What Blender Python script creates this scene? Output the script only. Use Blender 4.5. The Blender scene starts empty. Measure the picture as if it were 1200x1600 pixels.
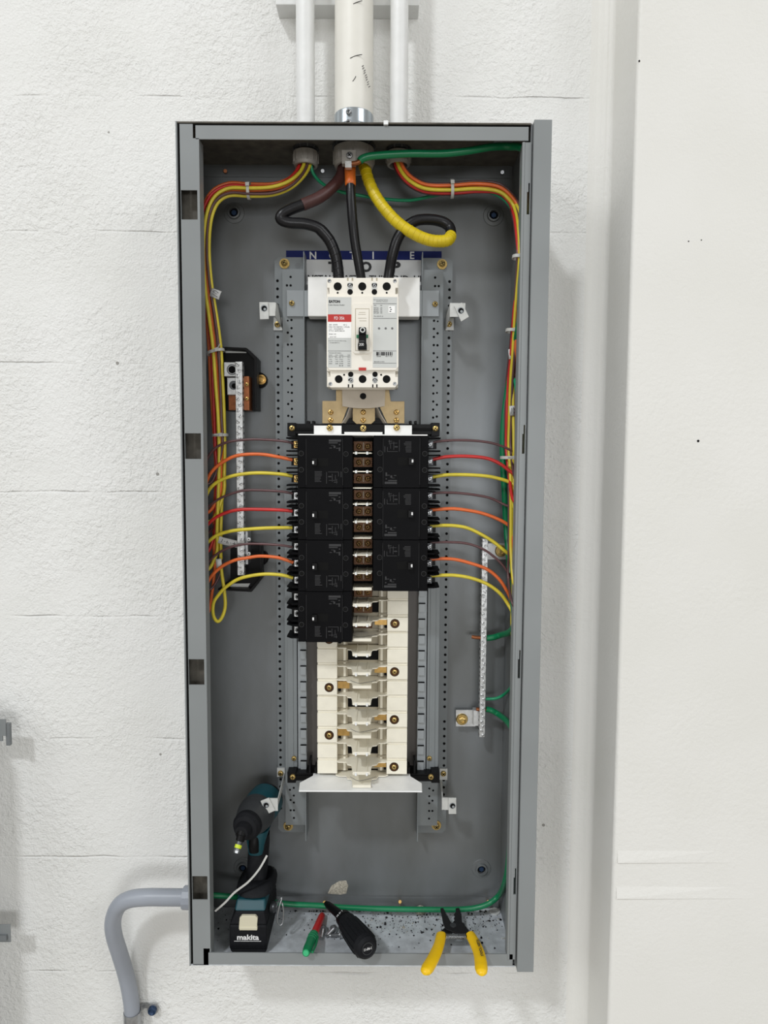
import bpy, math, random
from mathutils import Vector, Matrix, Euler, noise
random.seed(7)
sc = bpy.context.scene
C = sc.collection

# ---------------------------------------------------------------- camera
F_PX = 1080.0
CAM = Vector((0.0, -1.138, 0.0))
PITCH = math.radians(4.24)
ROLL = math.radians(0.28)
cam_d = bpy.data.cameras.new('camera')
cam_d.sensor_fit = 'VERTICAL'
cam_d.sensor_height = 36.0
cam_d.lens = F_PX / 1600 * 36.0
cam_d.clip_start = 0.01
cam = bpy.data.objects.new('camera', cam_d)
C.objects.link(cam)
CR = Matrix.Rotation(math.pi / 2 - PITCH, 3, 'X') @ Matrix.Rotation(ROLL, 3, 'Z')
cam.matrix_world = Matrix.Translation(CAM) @ CR.to_4x4()
sc.camera = cam

# ---------------------------------------------------------------- light
sc.view_settings.view_transform = 'Standard'
sc.view_settings.look = 'None'
sc.view_settings.gamma = 1.0
sc.view_settings.use_curve_mapping = False
sc.view_settings.exposure = -0.05

def lin(c):
    return tuple(((x / 255 + 0.055) / 1.055) ** 2.4 if x > 10 else x / 255 / 12.92 for x in c)

w = bpy.data.worlds.new('room_light')
sc.world = w
w.use_nodes = True
wn = w.node_tree
for n in list(wn.nodes): wn.nodes.remove(n)
wo = wn.nodes.new('ShaderNodeOutputWorld')
bg = wn.nodes.new('ShaderNodeBackground')
tc = wn.nodes.new('ShaderNodeTexCoord')
sx = wn.nodes.new('ShaderNodeSeparateXYZ')
cr = wn.nodes.new('ShaderNodeValToRGB')
mr = wn.nodes.new('ShaderNodeMapRange')
mr.inputs['From Min'].default_value = -1; mr.inputs['From Max'].default_value = 1
wn.links.new(tc.outputs['Generated'], sx.inputs[0])
wn.links.new(sx.outputs['Z'], mr.inputs['Value'])
wn.links.new(mr.outputs[0], cr.inputs[0])
wn.links.new(cr.outputs[0], bg.inputs['Color'])
wn.links.new(bg.outputs[0], wo.inputs['Surface'])
WORLD = 0.46
bg.inputs['Strength'].default_value = WORLD
e = cr.color_ramp.elements
e[0].position = 0.0; e[0].color = (1.0, 0.95, 0.86, 1)
e[1].position = 1.0; e[1].color = (0.92, 0.90, 0.86, 1)
m_ = cr.color_ramp.elements.new(0.45); m_.color = (0.92, 0.87, 0.78, 1)

def area(name, target, slope, t, sxx, syy, power, col):
    d = bpy.data.lights.new(name, 'AREA')
    d.shape = 'RECTANGLE'; d.size = sxx; d.size_y = syy; d.energy = power; d.color = col
    o = bpy.data.objects.new(name, d); C.objects.link(o)
    o.location = Vector(target) + Vector(slope) * t
    dirv = Vector(target) - o.location
    o.rotation_euler = dirv.to_track_quat('-Z', 'Y').to_euler()
    return o
area('ceiling_lamp_light', (0.0, 0, -0.1), (-.54, -1, 1.13), 10.0, 1.3, 1.0, 980, (0.94, 0.97, 1.0))
area('left_row_lamp_light', (0.0, 0, -0.1), (-1.3, -1, .70), 8.0, 5.0, 3.2, 330, (0.95, 0.98, 1.0))
area('right_row_lamp_light', (0.0, 0, -0.1), (1.0, -1, .80), 8.0, 5.0, 3.4, 320, (0.95, 0.98, 1.0))
area('added_front_fill_light', (0.0, 0, -0.1), (0.1, -1, 0.0), 7.0, 2.4, 1.2, 100, (0.96, 0.98, 1.0))  # unseen fill light, added and set level to brighten the lower wall

# ---------------------------------------------------------------- helpers
def P(px, py, Y):
    """photo pixel -> point of the place at depth Y"""
    r = CR @ Vector(((px - 600) / F_PX, -(py - 800) / F_PX, -1.0))
    t = (Y - CAM.y) / r.y
    return CAM + r * t

def S(Y, py=718):
    """metres per pixel at depth Y"""
    return (P(601, py, Y) - P(600, py, Y)).x

MATS = {}
def mat(name, rgb, rough=0.5, metal=0.0, var=0.0, vscale=20, bump=0.0, bscale=200, spec=0.5, coat=0.0, streak=None, rgb2=None, alpha=None):
    m = bpy.data.materials.new(name); m.use_nodes = True
    nt = m.node_tree; b = nt.nodes['Principled BSDF']
    c = lin(rgb)
    b.inputs['Base Color'].default_value = (*c, 1)
    b.inputs['Roughness'].default_value = rough
    b.inputs['Metallic'].default_value = metal
    b.inputs['Specular IOR Level'].default_value = spec
    b.inputs['Coat Weight'].default_value = coat
    if alpha is not None: b.inputs['Alpha'].default_value = alpha
    t = nt.nodes.new('ShaderNodeTexCoord')
    geo = nt.nodes.new('ShaderNodeNewGeometry')
    if var > 0:
        mp = nt.nodes.new('ShaderNodeMapping')
        if streak: mp.inputs['Scale'].default_value = streak
        nt.links.new(geo.outputs['Position'], mp.inputs[0])
        n = nt.nodes.new('ShaderNodeTexNoise'); n.inputs['Scale'].default_value = vscale; n.inputs['Detail'].default_value = 6
        nt.links.new(mp.outputs[0], n.inputs['Vector'])
        r = nt.nodes.new('ShaderNodeValToRGB')
        c2 = lin(rgb2) if rgb2 else tuple(x * (1 - var) for x in c)
        c1 = c if rgb2 else tuple(min(1, x * (1 + var)) for x in c)
        r.color_ramp.elements[0].position = 0.3; r.color_ramp.elements[0].color = (*c2, 1)
        r.color_ramp.elements[1].position = 0.7; r.color_ramp.elements[1].color = (*c1, 1)
        nt.links.new(n.outputs['Fac'], r.inputs[0]); nt.links.new(r.outputs[0], b.inputs['Base Color'])
    if bump > 0:
        n = nt.nodes.new('ShaderNodeTexNoise'); n.inputs['Scale'].default_value = bscale; n.inputs['Detail'].default_value = 3
        nt.links.new(geo.outputs['Position'], n.inputs['Vector'])
        bn = nt.nodes.new('ShaderNodeBump'); bn.inputs['Strength'].default_value = bump; bn.inputs['Distance'].default_value = 0.001
        nt.links.new(n.outputs['Fac'], bn.inputs['Height']); nt.links.new(bn.outputs[0], b.inputs['Normal'])
    MATS[name] = m
    return m

mat('grey_enamel', (133, 137, 138), 0.42, 0, .05, 9)
mat('grey_enamel_dark', (118, 122, 124), 0.5, 0, .06, 9)
mat('galvanized', (128, 132, 135), 0.42, 0.4, .1, 9, bump=.08, bscale=500, streak=(1, 1, .45), rgb2=(104, 106, 105))
mat('galvanized_floor', (196, 201, 206), 0.45, 0.15, .2, 60, bump=.3, bscale=300)
mat('rail_grey', (121, 126, 128), 0.45, 0.15, .06, 12)
mat('strap_grey', (146, 151, 154), 0.42, 0.25, .05, 20)
mat('hole_black', (12, 12, 13), 0.8, spec=.14)
mat('gap_black', (20, 20, 20), 0.9, spec=.14)
mat('rust_rim_and_shade', (88, 84, 76), 0.7, 0.1, .3, 60)
mat('breaker_black', (12, 12, 14), 0.55, 0, .1, 80, bump=.08, bscale=900, spec=.07)
mat('copper_screw', (128, 96, 52), 0.4, 0.6)
mat('breaker_black_panel', (13, 13, 15), 0.5, 0, .1, 80, spec=.07)
mat('mould_black', (13, 13, 14), 0.42, spec=.14)
mat('deep_black', (8, 8, 8), 0.6, spec=.14)
mat('print_grey', (48, 48, 50), 0.7)
mat('white_plate', (238, 238, 236), 0.45, 0, .04, 40)
mat('edge_white', (238, 240, 240), 0.4)
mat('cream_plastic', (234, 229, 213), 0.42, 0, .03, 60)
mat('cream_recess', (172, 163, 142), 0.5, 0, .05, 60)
mat('breaker_white', (236, 231, 220), 0.4, 0, .02, 60)
mat('label_silver', (200, 202, 199), 0.45)
mat('label_white', (244, 244, 242), 0.5)
mat('label_red', (184, 40, 32), 0.5)
mat('ink', (38, 38, 40), 0.7)
mat('ink_grey', (110, 110, 110), 0.7)
mat('paper_white', (205, 206, 206), 0.6)
mat('label_blue', (8, 24, 88), 0.5, spec=.2)
mat('brass', (198, 160, 96), 0.32, 0.85, .15, 200)
mat('zinc_yellow', (190, 164, 104), 0.34, 0.8, .2, 300)
mat('tin_bus', (156, 136, 100), 0.42, 0.55, .12, 80)
mat('bus_shield', (184, 174, 160), 0.6, 0, .06, 40)
mat('copper_dark', (74, 46, 22), 0.42, 0.6, .3, 200)
mat('copper', (140, 84, 50), 0.45, 0.6, .2, 200)
mat('steel', (168, 170, 172), 0.32, 0.8, .15, 150)
mat('steel_dark', (90, 92, 95), 0.4, 0.7)
mat('aluminium', (205, 206, 206), 0.36, 0.65, .1, 200, bump=.2, bscale=700)
mat('bracket_white', (196, 197, 194), 0.45, 0.2, .08, 100)
mat('wire_black', (20, 20, 23), 0.34, 0, .1, 100, bump=.15, bscale=300, spec=.35)
mat('tape_brown', (74, 44, 42), 0.45, 0, .15, 80)
mat('tape_orange', (190, 92, 24), 0.45, 0, .15, 80)
mat('tape_yellow', (204, 180, 20), 0.42, 0, .12, 60, bump=.2, bscale=120)
mat('wire_green', (6, 118, 74), 0.36, 0, .06, 30)
mat('wire_green_light', (20, 140, 96), 0.36)
mat('wire_yellow', (214, 196, 58), 0.38, 0, .08, 60)
mat('wire_orange', (222, 106, 50), 0.38, 0, .08, 60)
mat('wire_red', (196, 44, 42), 0.38, 0, .08, 60)
mat('wire_brown', (92, 62, 64), 0.35, 0, .08, 60)
mat('nylon', (188, 188, 184), 0.45)
mat('bushing_grey', (150, 146, 140), 0.5, 0.1, .1, 60)
mat('pvc_grey', (148, 153, 162), 0.4, 0, .04, 20)
mat('conduit_white', (226, 227, 226), 0.42, 0, .03, 30, bump=.7, bscale=70)
mat('conduit_cream', (228, 226, 218), 0.4, 0, .03, 30, bump=.25, bscale=60)
mat('conduit_steel', (178, 186, 192), 0.25, 0.85)
mat('teal_shell', (6, 66, 76), 0.45, 0, .08, 50)
mat('rubber_black', (24, 25, 28), 0.62, 0, .12, 200, bump=.25, bscale=800, spec=.14)
mat('gearcase_grey', (54, 56, 58), 0.42, 0.2)
mat('button_cream', (206, 200, 176), 0.45)
mat('band_lime', (196, 214, 40), 0.4)
mat('ink_white', (225, 225, 225), 0.5)
mat('marker_red', (188, 28, 32), 0.38)
mat('marker_green', (8, 120, 74), 0.35)
mat('marker_green_light', (60, 176, 120), 0.4)
mat('grip_yellow', (240, 194, 12), 0.4, 0, .04, 60)
mat('blade_black', (34, 34, 36), 0.45, 0.5)
mat('dust', (172, 166, 152), 0.9, 0, .4, 400)
mat('anchor_blue', (40, 62, 92), 0.4, 0.4)

class MB:
    def __init__(s): s.v = []; s.f = []; s.m = []; s.s = []; s.mats = []
    def _mi(s, m):
        if m not in s.mats: s.mats.append(m)
        return s.mats.index(m)
    def add(s, verts, faces, m, smooth=False):
        o = len(s.v); k = s._mi(m)
        s.v += [Vector(q) for q in verts]
        for f in faces:
            s.f.append([i + o for i in f]); s.m.append(k); s.s.append(smooth)
        return s
    def box(s, x0, x1, y0, y1, z0, z1, m):
        v = [(x, y, z) for x in (x0, x1) for y in (y0, y1) for z in (z0, z1)]
        return s.add(v, [(0,1,3,2),(4,6,7,5),(0,4,5,1),(2,3,7,6),(0,2,6,4),(1,5,7,3)], m)
    def prect(s, x0, y0, x1, y1, Yf, Yb, m):
        """pixel rectangle seen at depth Yf, extruded back to Yb"""
        ym = (y0 + y1) / 2; xm = (x0 + x1) / 2
        return s.box(P(x0, ym, Yf).x, P(x1, ym, Yf).x, Yf, Yb, P(xm, y1, Yf).z, P(xm, y0, Yf).z, m)
    def prism(s, pts, Yf, Yb, m):
        """polygon (x,z) extruded in Y"""
        n = len(pts)
        a = sum(pts[i][0] * pts[(i+1) % n][1] - pts[(i+1) % n][0] * pts[i][1] for i in range(n))
        if a < 0: pts = pts[::-1]
        v = [(x, Yf, z) for x, z in pts] + [(x, Yb, z) for x, z in pts]
        fs = [tuple(range(n)), tuple(range(2*n-1, n-1, -1))]
        for i in range(n):
            j = (i+1) % n
            fs.append((i, i+n, j+n, j))
        return s.add(v, fs, m)
    def ppoly(s, pts, Yf, Yb, m):
        q = [P(x, y, Yf) for x, y in pts]
        return s.prism([(a.x, a.z) for a in q], Yf, Yb, m)
    def hprism(s, pts, z0, z1, m):
        """polygon (x,y) extruded in Z"""
        n = len(pts)
        a = sum(pts[i][0] * pts[(i+1) % n][1] - pts[(i+1) % n][0] * pts[i][1] for i in range(n))
        if a < 0: pts = pts[::-1]
        v = [(x, y, z1) for x, y in pts] + [(x, y, z0) for x, y in pts]
        fs = [tuple(range(n)), tuple(range(2*n-1, n-1, -1))]
        for i in range(n):
            j = (i+1) % n
            fs.append((j, i, i+n, j+n))
        return s.add(v, fs, m)
    def tube(s, pts, r, m, seg=10, caps=True, sub=6, raw=False):
        pts = [Vector(p) for p in pts]
        rs = r if isinstance(r, (list, tuple)) else [r] * len(pts)
        if not raw and len(pts) > 2: pts, rs = smooth_path(pts, rs, sub)
        n = len(pts)
        T = []
        for i in range(n):
            a = pts[max(0, i-1)]; b = pts[min(n-1, i+1)]
            T.append((b - a).normalized())
        up = Vector((0, 0, 1)) if abs(T[0].z) < .9 else Vector((1, 0, 0))
        N = (up - T[0] * up.dot(T[0])).normalized()
        v = []; fs = []
        for i in range(n):
            if i: N = (N - T[i] * N.dot(T[i])).normalized()
            B = T[i].cross(N)
            for k in range(seg):
                a = 2 * math.pi * k / seg
                v.append(pts[i] + (N * math.cos(a) + B * math.sin(a)) * rs[i])
        for i in range(n-1):
            for k in range(seg):
                k2 = (k+1) % seg
                fs.append((i*seg+k, i*seg+k2, (i+1)*seg+k2, (i+1)*seg+k))
        s.add(v, fs, m, True)
        if caps:
            s.add(v[:seg], [tuple(range(seg-1, -1, -1))], m)
            s.add(v[-seg:], [tuple(range(seg))], m)
        return s
    def cyl(s, a, b, r, m, r2=None, seg=20):
        return s.tube([a, b], [r, r if r2 is None else r2], m, seg=seg, raw=True)
    def ydisc(s, c, r, Yf, Yb, m, seg=20):
        c = Vector(c)
        return s.cyl((c.x, Yb, c.z), (c.x, Yf, c.z), r, m, seg=seg)
    def pdisc(s, px, py, rp, Yf, Yb, m, seg=18):
        return s.ydisc(P(px, py, Yf), rp * S(Yf), Yf, Yb, m, seg)
    def lathe(s, o, axis, prof, m, seg=28, smooth=True):
        """prof: list (distance along axis, radius[, mat])"""
        o = Vector(o); A = Vector(axis).normalized()
        up = Vector((0, 0, 1)) if abs(A.z) < .9 else Vector((1, 0, 0))
        N = (up - A * up.dot(A)).normalized(); B = A.cross(N)
        for i in range(len(prof) - 1):
            p, q = prof[i], prof[i+1]
            mm = p[2] if len(p) > 2 else m
            v = []
            for (d, r) in ((p[0], p[1]), (q[0], q[1])):
                for k in range(seg):
                    a = 2 * math.pi * k / seg
                    v.append(o + A * d + (N * math.cos(a) + B * math.sin(a)) * r)
            fs = [(k, (k+1) % seg, seg + (k+1) % seg, seg + k) for k in range(seg)]
            s.add(v, fs, mm, smooth)
        return s
    def ring(s, c, axis, R, r, m, seg=24, rs=8):
        c = Vector(c); A = Vector(axis).normalized()
        up = Vector((0, 0, 1)) if abs(A.z) < .9 else Vector((1, 0, 0))
        N = (up - A * up.dot(A)).normalized(); B = A.cross(N)
        pts = [c + (N * math.cos(2*math.pi*k/seg) + B * math.sin(2*math.pi*k/seg)) * R for k in range(seg + 1)]
        return s.tube(pts, r, m, seg=rs, raw=True, caps=False)
    def text(s, txt, px, py, h, Y, m, w=None, bold=0.0, center=True, rot=0.0, th=.0003):
        """lettering centred on a pixel, h = capital height in pixels"""
        vs, fs = text_geo(txt, bold)
        xs = [a.x for a in vs]; ys = [a.y for a in vs]
        cw = max(xs) - min(xs); ch = max(ys) - min(ys)
        sc_ = S(Y)
        ky = h * sc_ / ch; kx = (w * sc_ / cw) if w else ky
        c = P(px, py, Y); cx = (max(xs)+min(xs))/2; cy = (max(ys)+min(ys))/2
        out = []
        for a in vs:
            x = (a.x - cx) * kx; z = (a.y - cy) * ky
            out.append((c.x + x*math.cos(rot) - z*math.sin(rot), Y - a.z * 0, c.z + x*math.sin(rot) + z*math.cos(rot)))
        return s.add(out, fs, m)
    def textplane(s, txt, org, ux, uy, h, m, w=None, bold=0.0):
        vs, fs = text_geo(txt, bold)
        xs = [a.x for a in vs]; ys = [a.y for a in vs]
        cw = max(xs) - min(xs); ch = max(ys) - min(ys)
        ky = h / ch; kx = (w / cw) if w else ky
        cx = (max(xs)+min(xs))/2; cy = (max(ys)+min(ys))/2
        ux = Vector(ux).normalized(); uy = Vector(uy).normalized()
        return s.add([Vector(org) + ux * (a.x-cx) * kx + uy * (a.y-cy) * ky for a in vs], fs, m)
    def build(s, name, parent=None, bevel=0.0, bseg=2, loc=None):
        me = bpy.data.meshes.new(name)
        if parent is not None: org = parent_world(parent)
        elif loc is not None: org = Vector(loc)
        else:
            lo = Vector((min(a.x for a in s.v), min(a.y for a in s.v), min(a.z for a in s.v)))
            hi = Vector((max(a.x for a in s.v), max(a.y for a in s.v), max(a.z for a in s.v)))
            org = Vector(((lo.x+hi.x)/2, (lo.y+hi.y)/2, lo.z))
        me.from_pydata([tuple(a - org) for a in s.v], [], s.f)
        for m in s.mats: me.materials.append(MATS[m])
        me.polygons.foreach_set('material_index', s.m)
        me.polygons.foreach_set('use_smooth', s.s)
        me.update()
        o = bpy.data.objects.new(name, me); C.objects.link(o)
        if parent is not None: o.parent = parent
        else: o.location = org
        if bevel:
            b = o.modifiers.new('bevel', 'BEVEL'); b.width = bevel; b.segments = bseg
            b.limit_method = 'ANGLE'; b.angle_limit = math.radians(40)
        return o

def parent_world(o):
    p = Vector((0, 0, 0))
    while o is not None:
        p += o.location; o = o.parent
    return p

def smooth_path(pts, rs, sub):
    out = []; orr = []
    n = len(pts)
    for i in range(n - 1):
        p0 = pts[max(0, i-1)]; p1 = pts[i]; p2 = pts[i+1]; p3 = pts[min(n-1, i+2)]
        # centripetal-ish Catmull-Rom
        for k in range(sub):
            t = k / sub
            t2 = t*t; t3 = t2*t
            out.append(0.5 * ((2*p1) + (p2-p0)*t + (2*p0-5*p1+4*p2-p3)*t2 + (3*p1-p0-3*p2+p3)*t3))
            orr.append(rs[i]*(1-t) + rs[i+1]*t)
    out.append(pts[-1]); orr.append(rs[-1])
    return out, orr

_tc = {}
def text_geo(txt, bold):
    k = (txt, bold)
    if k in _tc: return _tc[k]
    cu = bpy.data.curves.new('lettering', 'FONT'); cu.body = txt; cu.size = 1; cu.offset = bold
    cu.resolution_u = 3
    o = bpy.data.objects.new('lettering', cu); C.objects.link(o)
    dg = bpy.context.evaluated_depsgraph_get()
    me = bpy.data.meshes.new_from_object(o.evaluated_get(dg))
    vs = [v.co.copy() for v in me.vertices]; fs = [tuple(p.vertices) for p in me.polygons]
    bpy.data.objects.remove(o); bpy.data.curves.remove(cu); bpy.data.meshes.remove(me)
    _tc[k] = (vs, fs)
    return _tc[k]

def tag(o, label, cat, group=None, kind=None):
    if label: o['label'] = label
    if cat: o['category'] = cat
    if group: o['group'] = group
    if kind: o['kind'] = kind
    return o
def thing(name, label, cat, loc=(0, 0, 0), group=None):
    o = bpy.data.objects.new(name, None); C.objects.link(o)
    o.empty_display_size = 0.01
    o.location = loc
    return tag(o, label, cat, group)
def struct(o): o['kind'] = 'structure'; return o
def px(x, y, Y): return tuple(P(x, y, Y))
def path(lst, Y=None): return [P(a[0], a[1], a[2] if len(a) > 2 else Y) for a in lst]

def screw_mb(mb, c, r, Yf, Yb, m='zinc_yellow', kind='cross', ax=None):
    """round head facing the camera: washer, domed head and drive recess"""
    c = Vector(c); A = Vector(ax).normalized() if ax else Vector((0, -1, 0))
    o = Vector((c.x, Yb, c.z)) if ax is None else c
    h = Yb - Yf
    mb.lathe(o, A, [(0, r*1.0), (h*.45, r), (h*.8, r*.86), (h, r*.5), (h, 0)], m, seg=16)
    up = Vector((0, 0, 1)) if abs(A.z) < .9 else Vector((1, 0, 0))
    N = (up - A * up.dot(A)).normalized(); B = A.cross(N)
    f = o + A * (h * 1.02)
    rot = random.random() * 1.5
    for k in ((0, 1) if kind == 'cross' else (0,)):
        a = rot + k * math.pi / 2
        u = N * math.cos(a) + B * math.sin(a); v_ = N * -math.sin(a) + B * math.cos(a)
        q = [f + u*r*.62 + v_*r*.13, f - u*r*.62 + v_*r*.13, f - u*r*.62 - v_*r*.13, f + u*r*.62 - v_*r*.13]
        q2 = [x + A * h * .03 for x in q]
        mb.add(q2 + q, [(0,1,2,3),(0,4,5,1),(1,5,6,2),(2,6,7,3),(3,7,4,0)], 'hole_black')
def screw(parent, x, y, rp, Yf, Yb, m='zinc_yellow', kind='cross', name='screw'):
    mb = MB(); screw_mb(mb, P(x, y, Yf), rp * S(Yf), Yf, Yb, m, kind)
    return mb.build(name, parent)
# ================================================================ SETTING
def wall_material(name, rgb, coarse, fine, lines):
    m = bpy.data.materials.new(name); m.use_nodes = True
    nt = m.node_tree; b = nt.nodes['Principled BSDF']; N = nt.nodes.new; L = nt.links.new
    b.inputs['Roughness'].default_value = 0.5; b.inputs['Specular IOR Level'].default_value = .35
    geo = N('ShaderNodeNewGeometry')
    v = N('ShaderNodeTexNoise'); v.inputs['Scale'].default_value = 5; v.inputs['Detail'].default_value = 3
    L(geo.outputs['Position'], v.inputs['Vector'])
    r = N('ShaderNodeValToRGB'); c = lin(rgb)
    r.color_ramp.elements[0].position = .35; r.color_ramp.elements[0].color = (c[0]*.96, c[1]*.96, c[2]*.95, 1)
    r.color_ramp.elements[1].position = .65; r.color_ramp.elements[1].color = (*c, 1)
    L(v.outputs['Fac'], r.inputs[0])
    # small dark pits in the paint
    pv = N('ShaderNodeTexVoronoi'); pv.inputs['Scale'].default_value = 14; L(geo.outputs['Position'], pv.inputs['Vector'])
    pm = N('ShaderNodeMath'); pm.operation = 'LESS_THAN'; pm.inputs[1].default_value = .04; L(pv.outputs['Distance'], pm.inputs[0])
    pc = N('ShaderNodeMath'); pc.operation = 'GREATER_THAN'; pc.inputs[1].default_value = .55
    ps = N('ShaderNodeSeparateColor'); L(pv.outputs['Color'], ps.inputs[0]); L(ps.outputs[0], pc.inputs[0])
    pp = N('ShaderNodeMath'); pp.operation = 'MULTIPLY'; L(pm.outputs[0], pp.inputs[0]); L(pc.outputs[0], pp.inputs[1])
    mx = N('ShaderNodeMix'); mx.data_type = 'RGBA'; mx.inputs[7].default_value = (.32, .31, .29, 1)
    L(pp.outputs[0], mx.inputs[0]); L(r.outputs[0], mx.inputs[6]); L(mx.outputs[2], b.inputs['Base Color'])
    # relief: pebbly paint over block texture, patchy
    msk = N('ShaderNodeTexNoise'); msk.inputs['Scale'].default_value = 6; msk.inputs['Detail'].default_value = 2
    L(geo.outputs['Position'], msk.inputs['Vector'])
    mm = N('ShaderNodeMapRange'); mm.inputs['From Min'].default_value = .35; mm.inputs['From Max'].default_value = .6
    mm.inputs['To Min'].default_value = .25; L(msk.outputs['Fac'], mm.inputs['Value'])
    n1 = N('ShaderNodeTexNoise'); n1.inputs['Scale'].default_value = 120; n1.inputs['Detail'].default_value = 3; n1.inputs['Roughness'].default_value = .6
    n1.inputs['Distortion'].default_value = .25
    L(geo.outputs['Position'], n1.inputs['Vector'])
    n2 = N('ShaderNodeTexNoise'); n2.inputs['Scale'].default_value = 330; n2.inputs['Detail'].default_value = 2
    L(geo.outputs['Position'], n2.inputs['Vector'])
    a1 = N('ShaderNodeMath'); a1.operation = 'MULTIPLY'; L(n1.outputs['Fac'], a1.inputs[0]); L(mm.outputs[0], a1.inputs[1])
    a2 = N('ShaderNodeMath'); a2.operation = 'MULTIPLY_ADD'; a2.inputs[1].default_value = fine
    L(n2.outputs['Fac'], a2.inputs[0]); L(a1.outputs[0], a2.inputs[2])
    h = a2.outputs[0]
    if lines:
        sp = N('ShaderNodeSeparateXYZ'); L(geo.outputs['Position'], sp.inputs[0])
        wob = N('ShaderNodeTexNoise'); wob.inputs['Scale'].default_value = 12; wob.inputs['Detail'].default_value = 5; L(geo.outputs['Position'], wob.inputs['Vector'])
        z = N('ShaderNodeMath'); z.operation = 'MULTIPLY_ADD'; z.inputs[1].default_value = .010; L(wob.outputs['Fac'], z.inputs[0]); L(sp.outputs['Z'], z.inputs[2])
        s1 = N('ShaderNodeMath'); s1.operation = 'SUBTRACT'; s1.inputs[1].default_value = .157 + .005 - 10 * .2108; L(z.outputs[0], s1.inputs[0])
        md = N('ShaderNodeMath'); md.operation = 'PINGPONG'; md.inputs[1].default_value = .1054; L(s1.outputs[0], md.inputs[0])
        ln = N('ShaderNodeMapRange'); ln.interpolation_type = 'SMOOTHSTEP'
        ln.inputs['From Min'].default_value = 0; ln.inputs['From Max'].default_value = .0028
        ln.inputs['To Min'].default_value = -1.0; ln.inputs['To Max'].default_value = 0
        L(md.outputs[0], ln.inputs['Value'])
        lm = N('ShaderNodeTexNoise'); lm.inputs['Scale'].default_value = 9; L(geo.outputs['Position'], lm.inputs['Vector'])
        lr = N('ShaderNodeMapRange'); lr.inputs['From Min'].default_value = .45; lr.inputs['From Max'].default_value = .68
        lr.inputs['To Min'].default_value = .0; lr.inputs['To Max'].default_value = .6
        L(lm.outputs['Fac'], lr.inputs['Value'])
        q = N('ShaderNodeMath'); q.operation = 'MULTIPLY'; L(ln.outputs[0], q.inputs[0]); L(lr.outputs[0], q.inputs[1])
        ad = N('ShaderNodeMath'); ad.operation = 'ADD'; L(q.outputs[0], ad.inputs[0]); L(h, ad.inputs[1]); h = ad.outputs[0]
    bn = N('ShaderNodeBump'); bn.inputs['Strength'].default_value = coarse; bn.inputs['Distance'].default_value = .0045
    L(h, bn.inputs['Height']); L(bn.outputs[0], b.inputs['Normal'])
    MATS[name] = m
wall_material('block_paint', (230, 230, 228), .85, .25, True)
wall_material('plaster_paint', (227, 226, 222), .22, .2, False)

YW = 0.012
mb = MB()
mb.box(-2.2, .340, YW, YW + .2, -1.6, 2.2, 'block_paint')
struct(mb.build('wall_back'))
# rounded fillet in the corner and the pilaster to the right
mb = MB()
prof = [(.325, YW)]
prof += [(.336, YW-.0008), (.345, YW-.0028)]
for k in range(7):
    a = k / 6 * math.pi / 2
    prof.append((.350 + .010 * math.sin(a), YW - .0045 - .010 * (1 - math.cos(a))))
prof += [(.3605, -.09)]
for k in range(1, 6):
    a = k / 5 * math.pi / 2
    prof.append((.3665 - .006 * math.cos(a), -.094 - .006 * math.sin(a)))
prof += [(1.6, -.100), (1.6, YW + .2), (.325, YW + .2)]
mb.hprism(prof, -1.6, 2.2, 'plaster_paint')
for x_, y_, r_ in ((1091, 689, 2.0), (999, 95, 1.3), (1076, 377, 1.0), (1096, 375, .9)): mb.pdisc(x_, y_, r_, -.1003, -.0995, 'gap_black', 12)
struct(mb.build('wall_right'))
def seam(name, y, x1):
    """shallow formwork step in the pilaster face: proud above, sloping in below"""
    z = P(965, y, -.1).z; xa = .3675; xb = P(x1, y, -.1).x
    m_ = MB(); d = .0028
    v = [(xa, -.0995, z), (xa, -.100 - d, z), (xa, -.0995, z + .022), (xb, -.0995, z), (xb, -.1002, z), (xb, -.0995, z + .022),]
    m_.add(v, [(0,1,2),(3,5,4),(0,3,4,1),(1,4,5,2),(0,2,5,3)], 'plaster_paint')
    struct(m_.build(name))
seam('trim_1', 1347, 1150); seam('trim_2', 1403, 1180)

# ================================================================ ENCLOSURE
YF = -.138
XL, XR, XO = -.2931, .2045, .2302
ZT, ZB = .4700, -.7690
enc = thing('panel_enclosure', 'large open grey steel electrical panel box fixed to the white block wall', 'electrical box', ((XL+XR)/2, 0, ZB))
T = .002
mb = MB(); mb.box(XL+T, XR-T, 0, .004, ZB+T, ZT-T, 'galvanized'); mb.build('back_panel', enc)
mb = MB(); mb.box(XL, XL+T, YF-.001, .004, ZB, ZT, 'grey_enamel'); mb.build('side_panel', enc)
mb = MB(); mb.box(XR-T, XR, YF+.002, .004, ZB, ZT, 'galvanized'); mb.build('side_panel', enc)
mb = MB(); mb.box(XL+T, XR-T, YF, .004, ZT-T, ZT, 'rust_rim_and_shade'); mb.box(XL+T, XR-T, YF+.003, YF+.005, ZT-.006, ZT-T, 'gap_black'); mb.build('top_panel', enc)
mb = MB(); mb.box(XL+T, XR-T, YF, .0, ZB, ZB+T, 'galvanized_floor'); mb.box(XL+T, XR-T, YF+.001, YF+.002, ZB+T, ZB+.0042, 'gap_black'); o = mb.build('bottom_panel', enc)
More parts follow.
